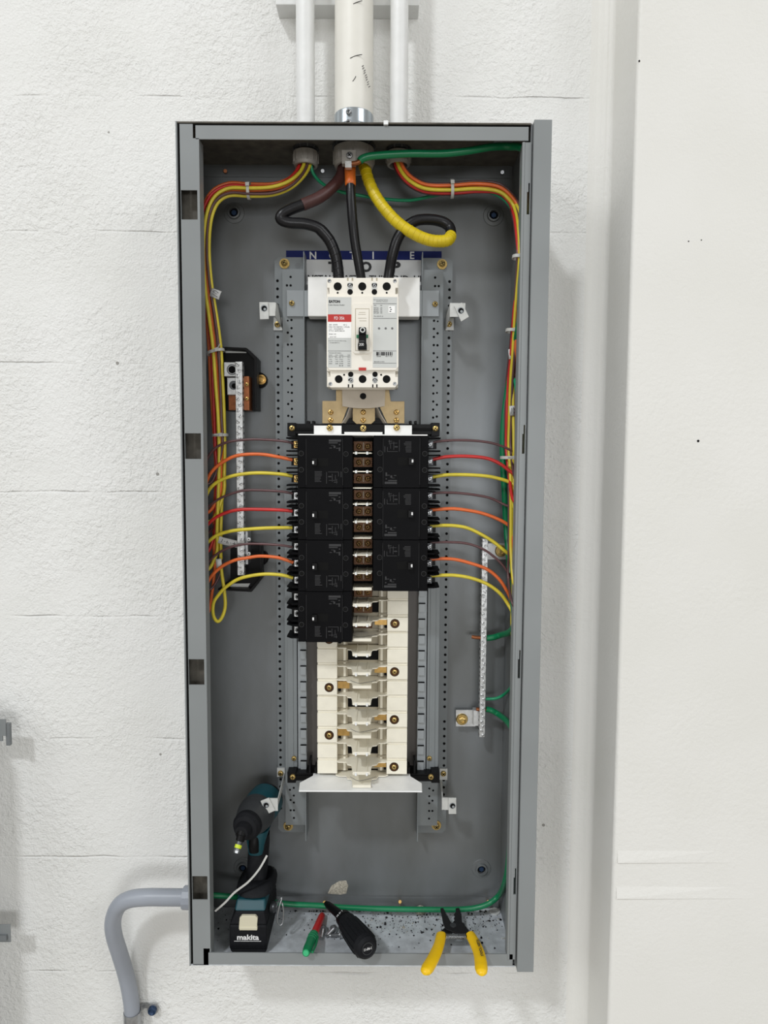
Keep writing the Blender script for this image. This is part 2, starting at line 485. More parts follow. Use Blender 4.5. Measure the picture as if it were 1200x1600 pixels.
# left jamb with four cover openings
x0 = XL + .0055; x1 = P(312, 300, YF).x
ops = [(297, 343), (677, 717), (1030, 1070), (1369, 1406)]
ox0 = P(283, 320, YF).x; ox1 = P(308.5, 320, YF).x
mb = MB()
zt = ZT - .0035; zb = ZB + .0008
mb.box(XL+T, x0, YF+.004, YF+.006, zb, zt, 'gap_black')
zn = P(305, 216, YF).z
zz = [zt] + [z for a, b in ops for z in (P(296, a, YF).z, P(296, b, YF).z)] + [zb]
mb.box(x0, ox0, YF, YF+.002, zb, zt, 'grey_enamel')
mb.box(ox1, x1, YF, YF+.002, P(320, 1482, YF).z, zn, 'grey_enamel')
for i in range(0, len(zz), 2):
    hi, lo = zz[i], zz[i+1]
    if i == 0: mb.box(ox0, P(301, 200, YF).x, YF, YF+.002, zn, hi, 'grey_enamel'); hi = zn
    mb.box(ox0, ox1, YF, YF+.002, lo, hi, 'grey_enamel')
mb.box(ox1, P(318, 1490, YF).x, YF, YF+.002, zb, P(320, 1482, YF).z, 'grey_enamel')
mb.box(x1-.002, x1, YF+.002, YF+.022, zb, zn, 'grey_enamel')
mb.box(XL+T, x1-.002, YF+.020, YF+.022, zb, zn, 'rust_rim_and_shade')  # added dark sheet, its colour stands for the deep shade inside the openings
mb.build('left_jamb', enc)
# top and bottom front lips
mb = MB(); mb.box(P(305.5, 205, YF).x, P(826, 205, YF).x, YF, YF+.002, P(560, 218.5, YF).z, P(560, 197, YF).z, 'grey_enamel')
mb.build('top_lip', enc)
zl = P(560, 1490, YF).z
mb = MB(); mb.box(P(323, 1498, YF).x, P(801, 1498, YF).x, YF, YF+.002, P(560, 1508, YF).z, zl, 'grey_enamel')
mb.build('bottom_lip', enc)
# right jamb: narrow slotted lip, then the projecting cover flange
rx0 = .1915; rx1 = XR - .0012
sl = [(286, 335), (664, 709), (1016, 1060), (1357, 1398)]
mb = MB()
sx0, sx1 = .1985, .2022
zs = [ZT-.026]
for a, b in sl: zs += [P(823, a, YF).z, P(823, b, YF).z]
zs += [ZB + .012]
mb.box(rx0, sx0, YF, YF+.002, zs[-1], zs[0], 'grey_enamel')
mb.box(sx1, rx1, YF, YF+.002, zs[-1], zs[0], 'grey_enamel')
for i in range(0, len(zs), 2): mb.box(sx0, sx1, YF, YF+.002, zs[i+1], zs[i], 'grey_enamel')
for a, b in sl:
    mb.box(sx0-.0008, sx0+.0016, YF-.0004, YF+.002, P(823, a+14, YF).z, P(823, a, YF).z+.0005, 'grey_enamel')
mb.tube([(rx0+.0012, YF+.001, zs[-1]), (rx0+.0012, YF+.001, zs[0])], .0022, 'grey_enamel', raw=True, seg=12)
mb.box(rx0, rx0+.002, YF+.002, YF+.022, zs[-1], zs[0], 'grey_enamel')
mb.build('right_jamb', enc)
mb = MB()
mb.box(XR+.0008, XO, YF-.006, YF-.004, ZB-.0035, ZT+.002, 'grey_enamel')
mb.box(XR+.0008, XR+.0028, YF-.004, YF+.02, ZB-.003, ZT+.001, 'grey_enamel')
mb.box(XO-.002, XO, YF-.004, YF+.006, ZB-.0035, ZT+.002, 'grey_enamel')
mb.build('cover_flange', enc, bevel=.0005)
# welded sheet flanges top and bottom of the back with little studs
ya = P(560, 255, 0).z; yb = P(560, 278, 0).z
mb = MB(); mb.box(XL+.004, XR-.004, -.0022, 0, yb, ya, 'galvanized'); fl = mb.build('back_flange', enc)
for x, y in ((351, 268), (503, 268), (784, 270)):
    m_ = MB(); m_.cyl(P(x, y, -.002), P(x+1, y-1, -.012), .0028, 'copper' if x == 351 else 'steel', seg=12); m_.build('stud', enc)
ya = P(560, 1399, 0).z; yb = P(560, 1417, 0).z
mb = MB(); mb.box(XL+.004, XR-.004, -.003, 0, yb, ya, 'galvanized'); mb.build('back_flange', enc)
for x, y in ((507, 1410), (625, 1409), (763, 1409)):
    m_ = MB(); m_.cyl(P(x, y+3, -.003), P(x, y, -.020), .0026, 'brass', seg=12); m_.build('stud', enc)
for x, y in ((366, 333), (771, 337), (380, 1355), (752, 1357)):
    m_ = MB(); c = P(x, y, 0)
    m_.lathe((c.x, 0, c.z), (0, -1, 0), [(0, .0165), (.0010, .0158), (.0012, .0105), (.0050, .0095), (.0052, .0072), (.0012, .0066)], 'galvanized', seg=28)
    m_.lathe((c.x, 0, c.z), (0, -1, 0), [(.0013, .0068), (.0013, 0)], 'hole_black', seg=20)
    m_.lathe((c.x, 0, c.z), (0, -1, 0), [(.0016, .0048), (.0032, .0040), (.0032, 0)], 'anchor_blue', seg=6, smooth=False)
    m_.build('mounting_dimple', enc)
# wiped patch of old adhesive at the foot of the back panel, knockout plug in the top
mb = MB(); mb.ppoly([(512, 1396), (518, 1384), (530, 1377), (541, 1376), (544, 1384), (541, 1396), (532, 1398)], -.0006, 0, 'dust'); mb.build('adhesive_patch', enc)
c = P(786, 242, -.085); mb = MB()
mb.lathe((c.x, c.y, ZT-T), (0, 0, -1), [(0, .0145), (.0018, .0140), (.0018, .009), (.0006, .008), (.0006, 0)], 'steel', seg=24)
mb.build('knockout_plug', enc)
mb = MB(); q = P(603, 192, YF-.001); mb.box(q.x-.0032, q.x+.0032, YF-.003, YF+.004, ZT-.004, ZT+.0012, 'edge_white'); mb.build('cover_clip', enc)

# ================================================================ CONDUITS
zc = ZT + .0006
def conduit_up(x, Y, r, m, label, fit=None):
    X = P(x, 185, Y).x
    t = thing('conduit', label, 'conduit', (X, Y, zc))
    mb = MB(); mb.cyl((X, Y, zc + .004), (X, Y, 1.7), r, m, seg=40)
    if fit:
        for a in (((547, 91), (556, 87), (566, 85)), ((552, 6), (559, 3), (566, 1)), ((551, 127), (554, 123), (556, 119))):
            mb.tube([P(q[0], q[1], -.1003) for q in a], .0005, 'ink', seg=6)
        for k in range(10):
            xx = 566 + k * 1.1 + random.uniform(-1, 1); yy = 104 + k * 3.6
            mb.tube([P(xx, yy, -.0975), P(xx+2.5, yy-2, -.0972)], .0006, 'ink_grey', seg=5, raw=True)
    mb.build('pipe', t)
    return t, X
t, XA = conduit_up(477.5, -.062, .0138, 'conduit_white', 'thin white painted conduit left of the thick one above the panel box')
t, XC = conduit_up(623, -.062, .0134, 'conduit_white', 'thin white painted conduit right of the thick one above the panel box')
t, XB = conduit_up(553, -.072, .0283, 'conduit_cream', 'thick white painted conduit entering the top middle of the panel box', True)
hc = P(553, 167, -.100).z - zc
mb = MB(); mb.lathe((XB, -.072, zc), (0, 0, 1), [(0, .0300), (hc*.45, .0300), (hc*.5, .0292), (hc*.97, .0290), (hc, .0284)], 'conduit_steel', seg=48)
col = mb.build('coupling_collar', t); col['label'] = 'shiny bare steel collar'
for dz in (hc*.42, hc*.80):
    m_ = MB(); screw_mb(m_, (XB-.006, -.1005, zc+dz), .0042, -.1045, -.1005, 'steel', ax=(-.15, -1, 0)); m_.build('screw', t)
# channel strut at the very top behind the conduits
mb = MB(); zt_ = P(540, 9, -.02).z
mb.box(P(431, 5, -.02).x, P(655, 5, -.02).x, -.022, YW, zt_, zt_ + .041, 'conduit_white')
tag(mb.build('channel_strut', bevel=.001), 'white painted channel strut running behind the three conduits at the very top', 'bracket')

def bushing(X, Y, R, r, h, label, name='conduit_bushing', n=14):
    t = thing(name, label, 'bushing', (X, Y, ZT - T))
    mb = MB()
    for k in range(10):
        a0 = 2*math.pi*k/10; a1 = a0 + .52
        pr = [(X + R*1.06*math.cos(a), Y + R*1.06*math.sin(a)) for a in (a0, (a0+a1)/2, a1)] + [(X + R*.9*math.cos(a), Y + R*.9*math.sin(a)) for a in (a1, a0)]
        mb.hprism(pr, ZT-T-.0045, ZT-T-.0015, 'steel_dark')
    mb.lathe((X, Y, ZT-T), (0, 0, -1), [(0, R*.98), (.004, R*.98), (.004, R*.8)], 'steel', seg=32)
    mb.build('locknut', t)
    mb = MB()
    z0 = ZT - T - .007
    mb.lathe((X, Y, z0), (0, 0, -1), [(0, r*.8), (0, R), (h*.8, R), (h, R*.93), (h, r), (h*.2, r*.98)], 'bushing_grey', seg=36)
    for k in range(n):
        a = 2*math.pi*k/n
        c_, s_ = math.cos(a), math.sin(a)
        mb.tube([(X + R*c_, Y + R*s_, z0-.002), (X + R*c_, Y + R*s_, z0-h*.8)], .0012, 'bushing_grey', seg=6, raw=True)
    mb.build('bushing_collar', t)
    return t
bushing(XA, -.062, .0185, .0135, .020, 'grey ribbed bushing where the left wire bundle enters the box top')
bushing(XC, -.062, .0180, .0132, .018, 'grey ribbed bushing where the right wire bundle enters the box top')
tb = bushing(XB, -.072, .0300, .0245, .026, 'large grounding bushing in the middle of the box top', n=8)
mb = MB()
yy = -.072 - .030
c = P(545, 245, yy-.006)
mb.box(c.x-.010, c.x+.010, yy-.005, yy+.006, c.z-.009, c.z+.010, 'bushing_grey')
screw_mb(mb, (c.x+.001, yy-.007, c.z+.002), .0048, yy-.0085, yy-.005, 'steel')
mb.box(c.x-.005, c.x+.004, yy-.009, yy-.001, c.z-.016, c.z-.007, 'aluminium')
mb.build('ground_lug', tb, bevel=.0006)

# grey conduit at lower left
Yc = -.070
cp = [Vector((XL - .001, Yc, P(294, 1402.5, Yc).z)), P(262, 1402, Yc), P(228, 1402, Yc), P(203, 1405, Yc+.003), P(186, 1415, Yc+.008), P(177, 1436, Yc+.018), P(178, 1460, Yc+.028),
      P(187, 1490, -.026), P(196, 1520, -.014), P(203, 1552, -.008), P(207, 1590, -.008)]
last = cp[-1]
cp += [Vector((last.x, last.y, last.z-.12)), Vector((last.x, last.y, last.z-.5))]
t = thing('conduit', 'grey bent conduit leaving the lower left side of the panel box', 'conduit', tuple(cp[0]))
mb = MB(); mb.tube(cp, .0132, 'pvc_grey', seg=24, sub=8); mb.build('pipe', t)
mb = MB(); xh = XL - .0004
mb.lathe((xh, Yc, cp[0].z), (-1, 0, 0), [(0, .0160), (.012, .0160), (.012, .0180), (.026, .0178), (.0275, .0176), (.0275, .0132)], 'pvc_grey', seg=12, smooth=False)
mb.build('hub_fitting', t)
t = thing('pipe_clamp', 'steel strap clamp holding the grey conduit at the bottom left corner', 'clamp', (last.x, YW, last.z))
mb = MB(); z0 = P(207, 1592, -.02).z
for k in range(1): pass
mb.lathe((last.x, -.008, z0 + .004), (0, 0, -1), [(0, .0138), (0, .0148), (.020, .0148), (.020, .0138)], 'steel', seg=32)
mb.build('strap', t)
c = P(235, 1586, -.006)
mb = MB(); mb.hprism([(last.x+.010, YW-.012), (last.x+.016, YW-.004), (c.x+.004, YW-.004), (c.x+.004, YW-.0025), (last.x+.010, YW-.0025)], z0-.004, z0+.004, 'steel'); mb.build('strap_foot', t)
mb = MB()
mb.lathe((c.x, YW-.004, c.z), (0, -1, 0), [(0, .0100), (.0015, .0100), (.0018, .0075)], 'steel', seg=24)
mb.lathe((c.x, YW-.0055, c.z), (0, -1, 0), [(0, .0075), (.006, .0070), (.0065, .0055), (.004, .0035), (.004, 0)], 'anchor_blue', seg=18)
mb.build('anchor_screw', t)

# edge of a neighbouring box at far left
t = thing('panel_enclosure', 'grey box reaching in at the far left edge of the photo with small tabs', 'electrical box', (-.80, YW, -1.3))
mb = MB(); xe = P(-6, 1400, YW).x - .018
zt2 = P(0, 1118, -.12).z
mb.box(xe-.45, xe, -.12, YW-.001, -1.4, zt2, 'grey_enamel'); mb.build('housing', t, bevel=.001)
mb = MB(); mb.prect(-34, 1124, 9, 1150, -.030, -.028, 'grey_enamel'); mb.prect(-34, 1150, 4, 1158, -.030, -.028, 'grey_enamel'); mb.prect(9, 1131, 15, 1165, -.0285, -.022, 'grey_enamel_dark'); mb.build('latch_tab', t)
mb = MB(); mb.prect(-34, 1445, 16, 1472, -.030, -.028, 'grey_enamel'); mb.prect(-34, 1462, 10, 1470, -.034, -.030, 'grey_enamel_dark'); mb.build('latch_tab', t)
# ================================================================ RAILS AND STICKER
def strip_x(x, y, Y): return P(x, y, Y).x
def rail(side, label):
    s = 1 if side == 'l' else -1
    xo = P(431, 720, -.012).x if s == 1 else P(703.5, 720, -.012).x     # outer edge
    xi = P(475.5, 720, -.030).x if s == 1 else P(658, 720, -.030).x     # web
    xr = P(443, 720, -.030).x if s == 1 else P(689.5, 720, -.030).x     # raised face outer edge
    z1 = P(450, 402, -.012).z; z0 = P(450, 1300, -.012).z
    t = thing('mounting_rail', label, 'rail', ((xo+xi)/2, 0, z0))
    a, b = min(xo, xi), max(xo, xi)
    mb = MB(); cr_ = .006 * s
    mb.prism([(xo, z0+.006), (xo+cr_, z0), (xi, z0), (xi, z1), (xo+cr_, z1), (xo, z1-.006)], -.012, -.010, 'rail_grey')
    mb.box(a+.004, b-.004, -.010, 0, z0+.02, z0+.05, 'rail_grey'); mb.box(a+.004, b-.004, -.010, 0, z1-.05, z1-.02, 'rail_grey')
    xh = xo + s * .0045; st = .01262
    zz = P(434, 438.7, -.012).z
    while zz > P(434, 1272, -.012).z:
        if not (side == 'r' and abs(zz - P(700, 1120, -.012).z) < .006):
            mb.ydisc((xh, 0, zz), .0023, -.0122, -.0119, 'hole_black', seg=10)
        zz -= st
    mb.ydisc((xi - s*.011, 0, z1-.013), .0045, -.0122, -.0119, 'grey_enamel_dark', seg=18)
    mb.build('rail_flange', t)
    mb = MB()
    a, b = min(xr, xi), max(xr, xi)
    zt = P(460, 420.5, -.030).z; zb = P(460, 1289, -.030).z
    mb.box(a, b, -.030, -.028, zb, zt, 'rail_grey')
    xe = xr; mb.box(min(xe, xe+s*.002), max(xe, xe+s*.002), -.028, -.012, zb, zt, 'rail_grey')
    c0 = xr + s*.0138; c1 = xr + s*.0080
    y_ = P(456, 500, -.03).z
    zs = P(456, 432.7, -.03).z; mb.ydisc((c0-s*.001, 0, zs), .0019, -.0302, -.0299, 'hole_black', 10)
    zs = P(456, 446, -.03).z
    for c_ in (c0-s*.001, c1-s*.001): mb.ydisc((c_, 0, zs), .0019, -.0302, -.0299, 'hole_black', 10)
    k = 0; z = y_
    zend = P(456, 668, -.03).z
    while z > zend:
        mb.ydisc((c0, 0, z), .0019, -.0302, -.0299, 'hole_black', 10); z -= .01262
    z = y_ - .001
    while z > zend:
        mb.ydisc((c1, 0, z), .0019 if k % 3 else .0015, -.0302, -.0299, 'hole_black', 10); z -= .0186; k += 1
    for xx, yy in ((460, 1231), (454, 1234), (460, 1243), (455, 1250), (460, 1254), (460, 1266), (455, 1266), (460, 1278)):
        c = P(xx, yy, -.03); X = xr + s * (c.x - P(447, yy, -.03).x)
        mb.ydisc((X, 0, c.z), .0018, -.0302, -.0299, 'hole_black', 10)
    mb.build('raised_channel', t)
    mb = MB(); mb.box(min(xi, xi+s*.0014), max(xi, xi+s*.0014), -.034, -.002, P(475, 1312, -.03).z, P(475, 394, -.03).z, 'rail_grey'); mb.build('web', t)
    for (x, y) in (((444, 411), (450, 1292)) if s == 1 else ((691, 412), (682, 1291))):
        m_ = MB(); c = P(x, y, -.016)
        m_.lathe((c.x, -.012, c.z), (0, -1, 0), [(0, .0082), (.0016, .0080), (.0016, .005)], 'zinc_yellow', seg=22)
        screw_mb(m_, c, .0050, -.020, -.0136, 'zinc_yellow'); m_.build('screw', t)
    return t
rail('l', 'left perforated grey mounting rail standing on the back panel')
rail('r', 'right perforated grey mounting rail standing on the back panel')

ys = -.0008
mb = MB(); mb.prect(447, 392, 690, 406, ys, 0, 'label_blue'); mb.prect(447, 406, 690, 445, ys, 0, 'paper_white')
for ch, x in zip('NOTICE', (489, 520, 551, 583, 613, 644)): mb.text(ch, x, 399, 11, ys-.0002, 'paper_white', bold=.02)
for ch, x in zip('TOP', (520, 572, 619)): mb.text(ch, x, 417, 16, ys-.0002, 'ink', bold=.05, w=14 if ch != 'O' else 17)
mb.text('INSTALL  WITH  THIS  END  UP', 570, 435, 9.5, ys-.0002, 'ink', w=182, bold=.03)
tag(mb.build('notice_sticker'), 'blue and white NOTICE TOP sticker on the back panel above the main breaker', 'sticker')

# ================================================================ MAIN BREAKER SUPPORT
t = thing('breaker_bracket', 'grey strap bracket with white face plate behind the main breaker', 'bracket', tuple(P(568, 495, -.034)))
for a in ((448, 486), (654, 686)):
    mb = MB(); mb.prect(a[0], 453.5, a[1], 494.5, -.0335, -.0305, 'strap_grey'); mb.build('strap', t, bevel=.0005)
screw(t, 455.5, 473, 4.3, -.0375, -.0335); screw(t, 680, 474.5, 4.3, -.0375, -.0335)
mb = MB(); mb.prect(481, 432.5, 656, 494.5, -.058, -.0335, 'white_plate'); mb.build('face_plate', t, bevel=.0012)

# ================================================================ MAIN BREAKER
YB_ = -.128
D = .0045            # label face stands proud of the terminal steps
mbk = thing('main_breaker', 'large cream main circuit breaker with black toggle and red label band', 'circuit breaker', tuple(P(566, 606, -.060)))
yt = YB_ + D
mb = MB()
mb.ppoly([(511.5, 434), (621, 434), (622, 450), (618, 450), (618, 459.5), (622.5, 459.5), (622.5, 580), (618, 580), (618, 589), (622, 589), (622, 600), (617.5, 605.5), (516, 605.5), (511.5, 600), (511.5, 589), (516, 589), (516, 580), (510.5, 580), (510.5, 459.5), (514.5, 459.5), (514.5, 450), (511, 450)], yt, -.090, 'breaker_white')
mb.prect(510.5, 434.5, 622.5, 605, -.090, -.0582, 'breaker_white')
o = mb.build('housing', mbk, bevel=.0008)
mb = MB(); mb.ppoly([(510.5, 464), (512, 462.5), (621, 462.5), (622.5, 464), (622.5, 573), (618, 578), (515, 578), (510.5, 573)], YB_, yt, 'breaker_white')
yl = YB_ - .0003
mb.prect(512.3, 464.3, 549, 574.5, yl, YB_, 'label_silver'); mb.prect(582.6, 464.3, 620.3, 574.5, yl, YB_, 'label_silver')
y2 = yl - .0002
mb.prect(512.3, 491.2, 549, 503, y2, yl, 'label_red'); mb.prect(512.3, 503, 549, 528, y2, yl, 'label_white')
for y in (548.3,): mb.prect(512.5, y-.2, 549, y+.25, y2, yl, 'ink')
for y in (474.5, 497.5, 548.2, 567.5): mb.prect(583, y-.2, 619.5, y+.25, y2, yl, 'ink')
mb.prect(607, 478, 617, 489, y2, yl, 'label_white')
y3 = y2 - .0002
mb.text('EATON', 522.6, 471, 4.2, y3, 'ink', w=17, bold=.05)
mb.text('Cutler-Hammer Breaker', 526, 476.4, 2.0, y3, 'ink', w=25)
mb.text('FD 35k', 530.3, 497, 4.6, y3, 'edge_white', w=16)
for tx, x, y, ww in (('200  AMPS          40 C', 528, 507.5, 28), ('MAX VAC=600VDC  3 POLES', 530, 510.8, 32), ('CAT.  FD3200BP10', 525, 514, 22), ('STYLE  6639C98G10', 526, 517, 24), ('50/60  HZ', 519.5, 522, 11), ('JOINT REF', 520.3, 526.6, 10)):
    mb.text(tx, x, y, 1.9, y3, 'ink', w=ww)
mb.text('Use 75 C wire for field wiring', 527, 532.6, 1.7, y3, 'ink', w=27); mb.text('if rated 60/75 C', 523, 535.4, 1.5, y3, 'ink', w=15)
mb.text('Terminal Information', 523.5, 551.3, 1.7, y3, 'ink', w=19)
for r_ in range(6):
    for (xa, ww) in ((516.5, 5), (526, 4.5), (533, 6), (545, 3.5)):
        if r_ > 4 and xa < 530: continue
        mb.text('AWG' if r_ == 0 else ['8.8', '2-1', '75C', '1/0', '350'][r_ % 5], xa, 554.8 + r_*3.3, 1.5, y3, 'ink', w=ww)
mb.prect(513.5, 556.6, 527, 556.8, y3, y2, 'ink'); mb.prect(530.5, 556.6, 547, 556.8, y3, y2, 'ink')
mb.text('FD Interrupting Capacity', 595, 468.6, 1.8, y3, 'ink', w=22); mb.text('RMS Sym. Amperes', 597, 471.3, 1.6, y3, 'ink', w=17)
for k, (a, b) in enumerate((('VAC', 'kA'), ('240 Max.', '65'), ('480 Max.', '35'), ('600 Max.', '18'), ('250 VDC', '10'))):
    yy = (477, 481, 483.8, 486.5, 489)[k]
    mb.text(a, 588 if k else 586, yy, 1.7, y3, 'ink', w=8 if k else 4); mb.text(b, 595.7, yy, 1.7, y3, 'ink', w=2.6)
mb.text('File E7819-35', 591.5, 494.2, 1.5, y3, 'ink', w=14)
for x in (592.3, 602.6, 612.8): mb.pdisc(x, 513, 1.7, y3, yl, 'ink_grey', 14)
for k in range(24): 
    if random.random() < .62: mb.prect(588 + k*1.05, 549.9, 588.6 + k*1.05 + random.random()*.4, 555.4, y3, y2, 'ink')
mb.text('2008       50 7 35', 600.5, 556.8, 1.4, y3, 'ink', w=24); mb.text('BREAKER E.OEM', 592.3, 565.2, 1.5, y3, 'ink', w=16)
for q_ in ((609.8, 480.5), (611, 483.5), (610, 486.5)): mb.prect(q_[0]-1.5, q_[1]-.6, q_[0]+1.2, q_[1]+.5, y3, y2, 'ink')
for x, y, ww in ((566, 488, 10), (565.5, 491, 12), (566, 497, 13), (567, 501, 11)): mb.prect(x-ww/2, y-.2, x+ww/2, y+.2, YB_-.0035, YB_-.003, 'cream_recess')
mb.build('label_face', mbk)
mb = MB()
mb.ppoly([(551, 476), (552.5, 474), (578.5, 474), (580.3, 476), (580.3, 549), (577.5, 552.5), (554, 552.5), (551, 549)], YB_-.002, YB_, 'breaker_white')
mb.prect(555, 482, 577, 548, YB_-.0026, YB_-.002, 'cream_recess'); mb.prect(556, 483, 576.5, 512, YB_-.0031, YB_-.0026, 'breaker_white')
mb.prect(556, 512, 576.5, 547.4, YB_-.0029, YB_-.0026, 'breaker_white')
mb.build('escutcheon', mbk, bevel=.0004)
mb = MB()
mb.prect(556.8, 523, 575.3, 528, YB_-.0045, YB_-.003, 'wire_green')
mb.build('handle_slot', mbk)
mb = MB()
mb.ppoly([(560.5, 512), (562, 511), (570.5, 511), (572, 512), (572, 534), (573, 538), (573, 546), (559.3, 546), (559.3, 538), (560.3, 534)], YB_-.013, YB_-.003, 'mould_black')
mb.prect(560.5, 512, 571.8, 522, YB_-.017, YB_-.013, 'mould_black')
tg = mb.build('toggle', mbk, bevel=.0008)
mb = MB(); c = P(566.5, 515.5, YB_-.0172)
mb.lathe((c.x, YB_-.0171, c.z), (0, -1, 0), [(0, .0038), (.0003, .0038), (.0003, .0022), (0, .0022)], 'label_silver', seg=20)
mb.text('200', 564.6, 538.2, 4.2, YB_-.0135, 'ink_white', w=7.5); mb.text('AMPS', 565, 533, 1.8, YB_-.0135, 'ink_grey', w=8.5)
mb.build('toggle_marking', tg)
mb = MB(); mb.prect(560.5, 574.2, 572, 578.8, YB_-.0012, YB_, 'label_red'); mb.build('trip_button', mbk)
yh = yt - .00035
def hole(x, y, r):
    m_ = MB(); m_.pdisc(x, y, r, yh, yt, 'deep_black', 24); m_.build('terminal_hole', mbk)
for cx in (527.6, 566, 604.2): hole(cx, 447.5, 6.2); hole(cx, 457.4, 1.5)
for cx in (529.2, 566.5, 604): hole(cx, 592.3, 6.0)
for cx in (547, 585):
    mb = MB(); mb.prect(cx-4.2, 443, cx+4.2, 452, yh, yt, 'label_silver'); mb.pdisc(cx, 445, 4.2, yh, yt, 'label_silver', 20); mb.pdisc(cx, 456, 4.2, yh-.0002, yt, 'deep_black', 20); mb.build('screw_recess', mbk)
    mb = MB(); mb.prect(cx-3.2, 586, cx+5, 595, yh, yt, 'label_silver'); mb.pdisc(cx+1, 595, 4.1, yh, yt, 'label_silver', 20); mb.pdisc(cx+1, 584.8, 4.1, yh-.0002, yt, 'deep_black', 20); mb.build('screw_recess', mbk)
for cx in (537.7, 595.5): hole(cx, 585.6, 1.5)
for cx in (544.5, 550.8, 582.5, 588.8): mb = MB(); mb.prect(cx-1, 600.4, cx+1, 605.6, yh, yt, 'deep_black'); mb.build('vent_slot', mbk)
for cx in (543.3, 550.6, 581.3, 588.6): mb = MB(); mb.prect(cx-1, 433.8, cx+1.2, 438.5, yh, yt, 'cream_recess'); mb.build('vent_slot', mbk)
for cx, cy in ((547, 446.5), (585, 446.5), (549, 594.5), (586, 594.5)): screw(mbk, cx, cy, 2.9, yh-.0012, yh, 'steel')
for cx, cy in ((514.6, 438.6), (617, 438.8), (516.2, 599.8), (616.8, 599.6)): screw(mbk, cx, cy, 2.9, yt-.0008, yt, 'steel')

# ================================================================ BUS ASSEMBLY
bus = thing('bus_chassis', 'central bus bar chassis with cream insulator tiles between the breaker columns', 'bus bar', tuple(P(565, 1240, -.03)))
MATS['pan'] = mat('pan_dark', (84, 80, 77), 0.45, .3, .15, 20, streak=(1, 1, .2))
mb = MB(); mb.box(P(478, 925, -.034).x, P(655, 925, -.034).x, -.036, -.0305, P(565, 1210, -.034).z, P(565, 672, -.034).z, 'pan_dark'); mb.build('pan', bus)
# slotted side channels
for s in (1, -1):
    mb = MB(); f = (lambda v: v) if s == 1 else None
    xs = (445.5, 464, 465.5, 479) if s == 1 else (686, 667.5, 666, 652.5)
    Yc_ = -.048
    ztop = P(565, 930, Yc_).z; zbot = P(565, 1207, Yc_).z
    q = [P(x, 1060, Yc_).x for x in xs]
    a, b = sorted((q[0], q[1])); mb.box(a, b, Yc_, -.0305, zbot, P(565, 760, Yc_).z, 'rail_grey')
    mb.box(a+.004, b-.006, Yc_-.0012, Yc_, zbot+.006, P(565, 760, Yc_).z, 'rail_grey')
    a, b = sorted((q[2], q[3])); mb.box(a, b, Yc_-.001, -.0305, zbot, P(565, 760, Yc_).z, 'strap_grey')
    for j in range(13):
        yy = 1195 - j * 24.6
        c = P(565, yy, Yc_); xa, xb = sorted((P(469.5 if s == 1 else 663, 1060, Yc_).x, P(478.6 if s == 1 else 653, 1060, Yc_).x))
        mb.box(xa, xb, Yc_-.0045, Yc_-.001, c.z-.0068, c.z+.0068, 'strap_grey')
        mb.box(xa, xb+(.0003), Yc_-.0046, Yc_-.001, c.z+.0068, c.z+.0082, 'gap_black')
    mb.build('slotted_channel', bus, bevel=.0004)
screw(bus, 459, 1186, 4, -.0525, -.0492); screw(bus, 671, 1186, 4, -.0525, -.0492)
# moulded end supports
def support(yc, h, sgn):
    mb = MB(); Yf = -.066
    mb.prect(449, yc-h/2, 687, yc+h/2, Yf, -.030, 'mould_black')
    mb.prect(458, yc-2, 510, yc+2.5, Yf-.002, Yf, 'deep_black'); mb.prect(625, yc-2, 677, yc+2.5, Yf-.002, Yf, 'deep_black')
    mb.prect(449, yc-h/2-2, 462, yc+h/2+3, Yf-.002, -.031, 'mould_black'); mb.prect(674, yc-h/2-2, 687, yc+h/2+3, Yf-.002, -.031, 'mould_black')
    if sgn > 0:
        for x in (482, 490, 642, 650): mb.prect(x-2.5, yc-h/2-5, x+1.5, yc-h/2, Yf, -.05, 'mould_black')
        mb.prect(535, yc-h/2-9, 600, yc-h/2, Yf+.004, -.04, 'mould_black')
    else:
        for x, hh in ((484, 20), (493, 9), (639, 9), (648, 20)): mb.prect(x-1.6, yc-h/2-hh, x+1.6, yc-h/2, Yf-.006, -.05, 'mould_black')
    return mb.build('end_support', bus, bevel=.0006)
support(670.5, 16, 1); support(1214.5, 12, -1)
for x, y in ((456, 669), (680.5, 669.5), (457, 1215), (673.5, 1215)): screw(bus, x, y, 4.6, -.0715, -.068, 'zinc_yellow')
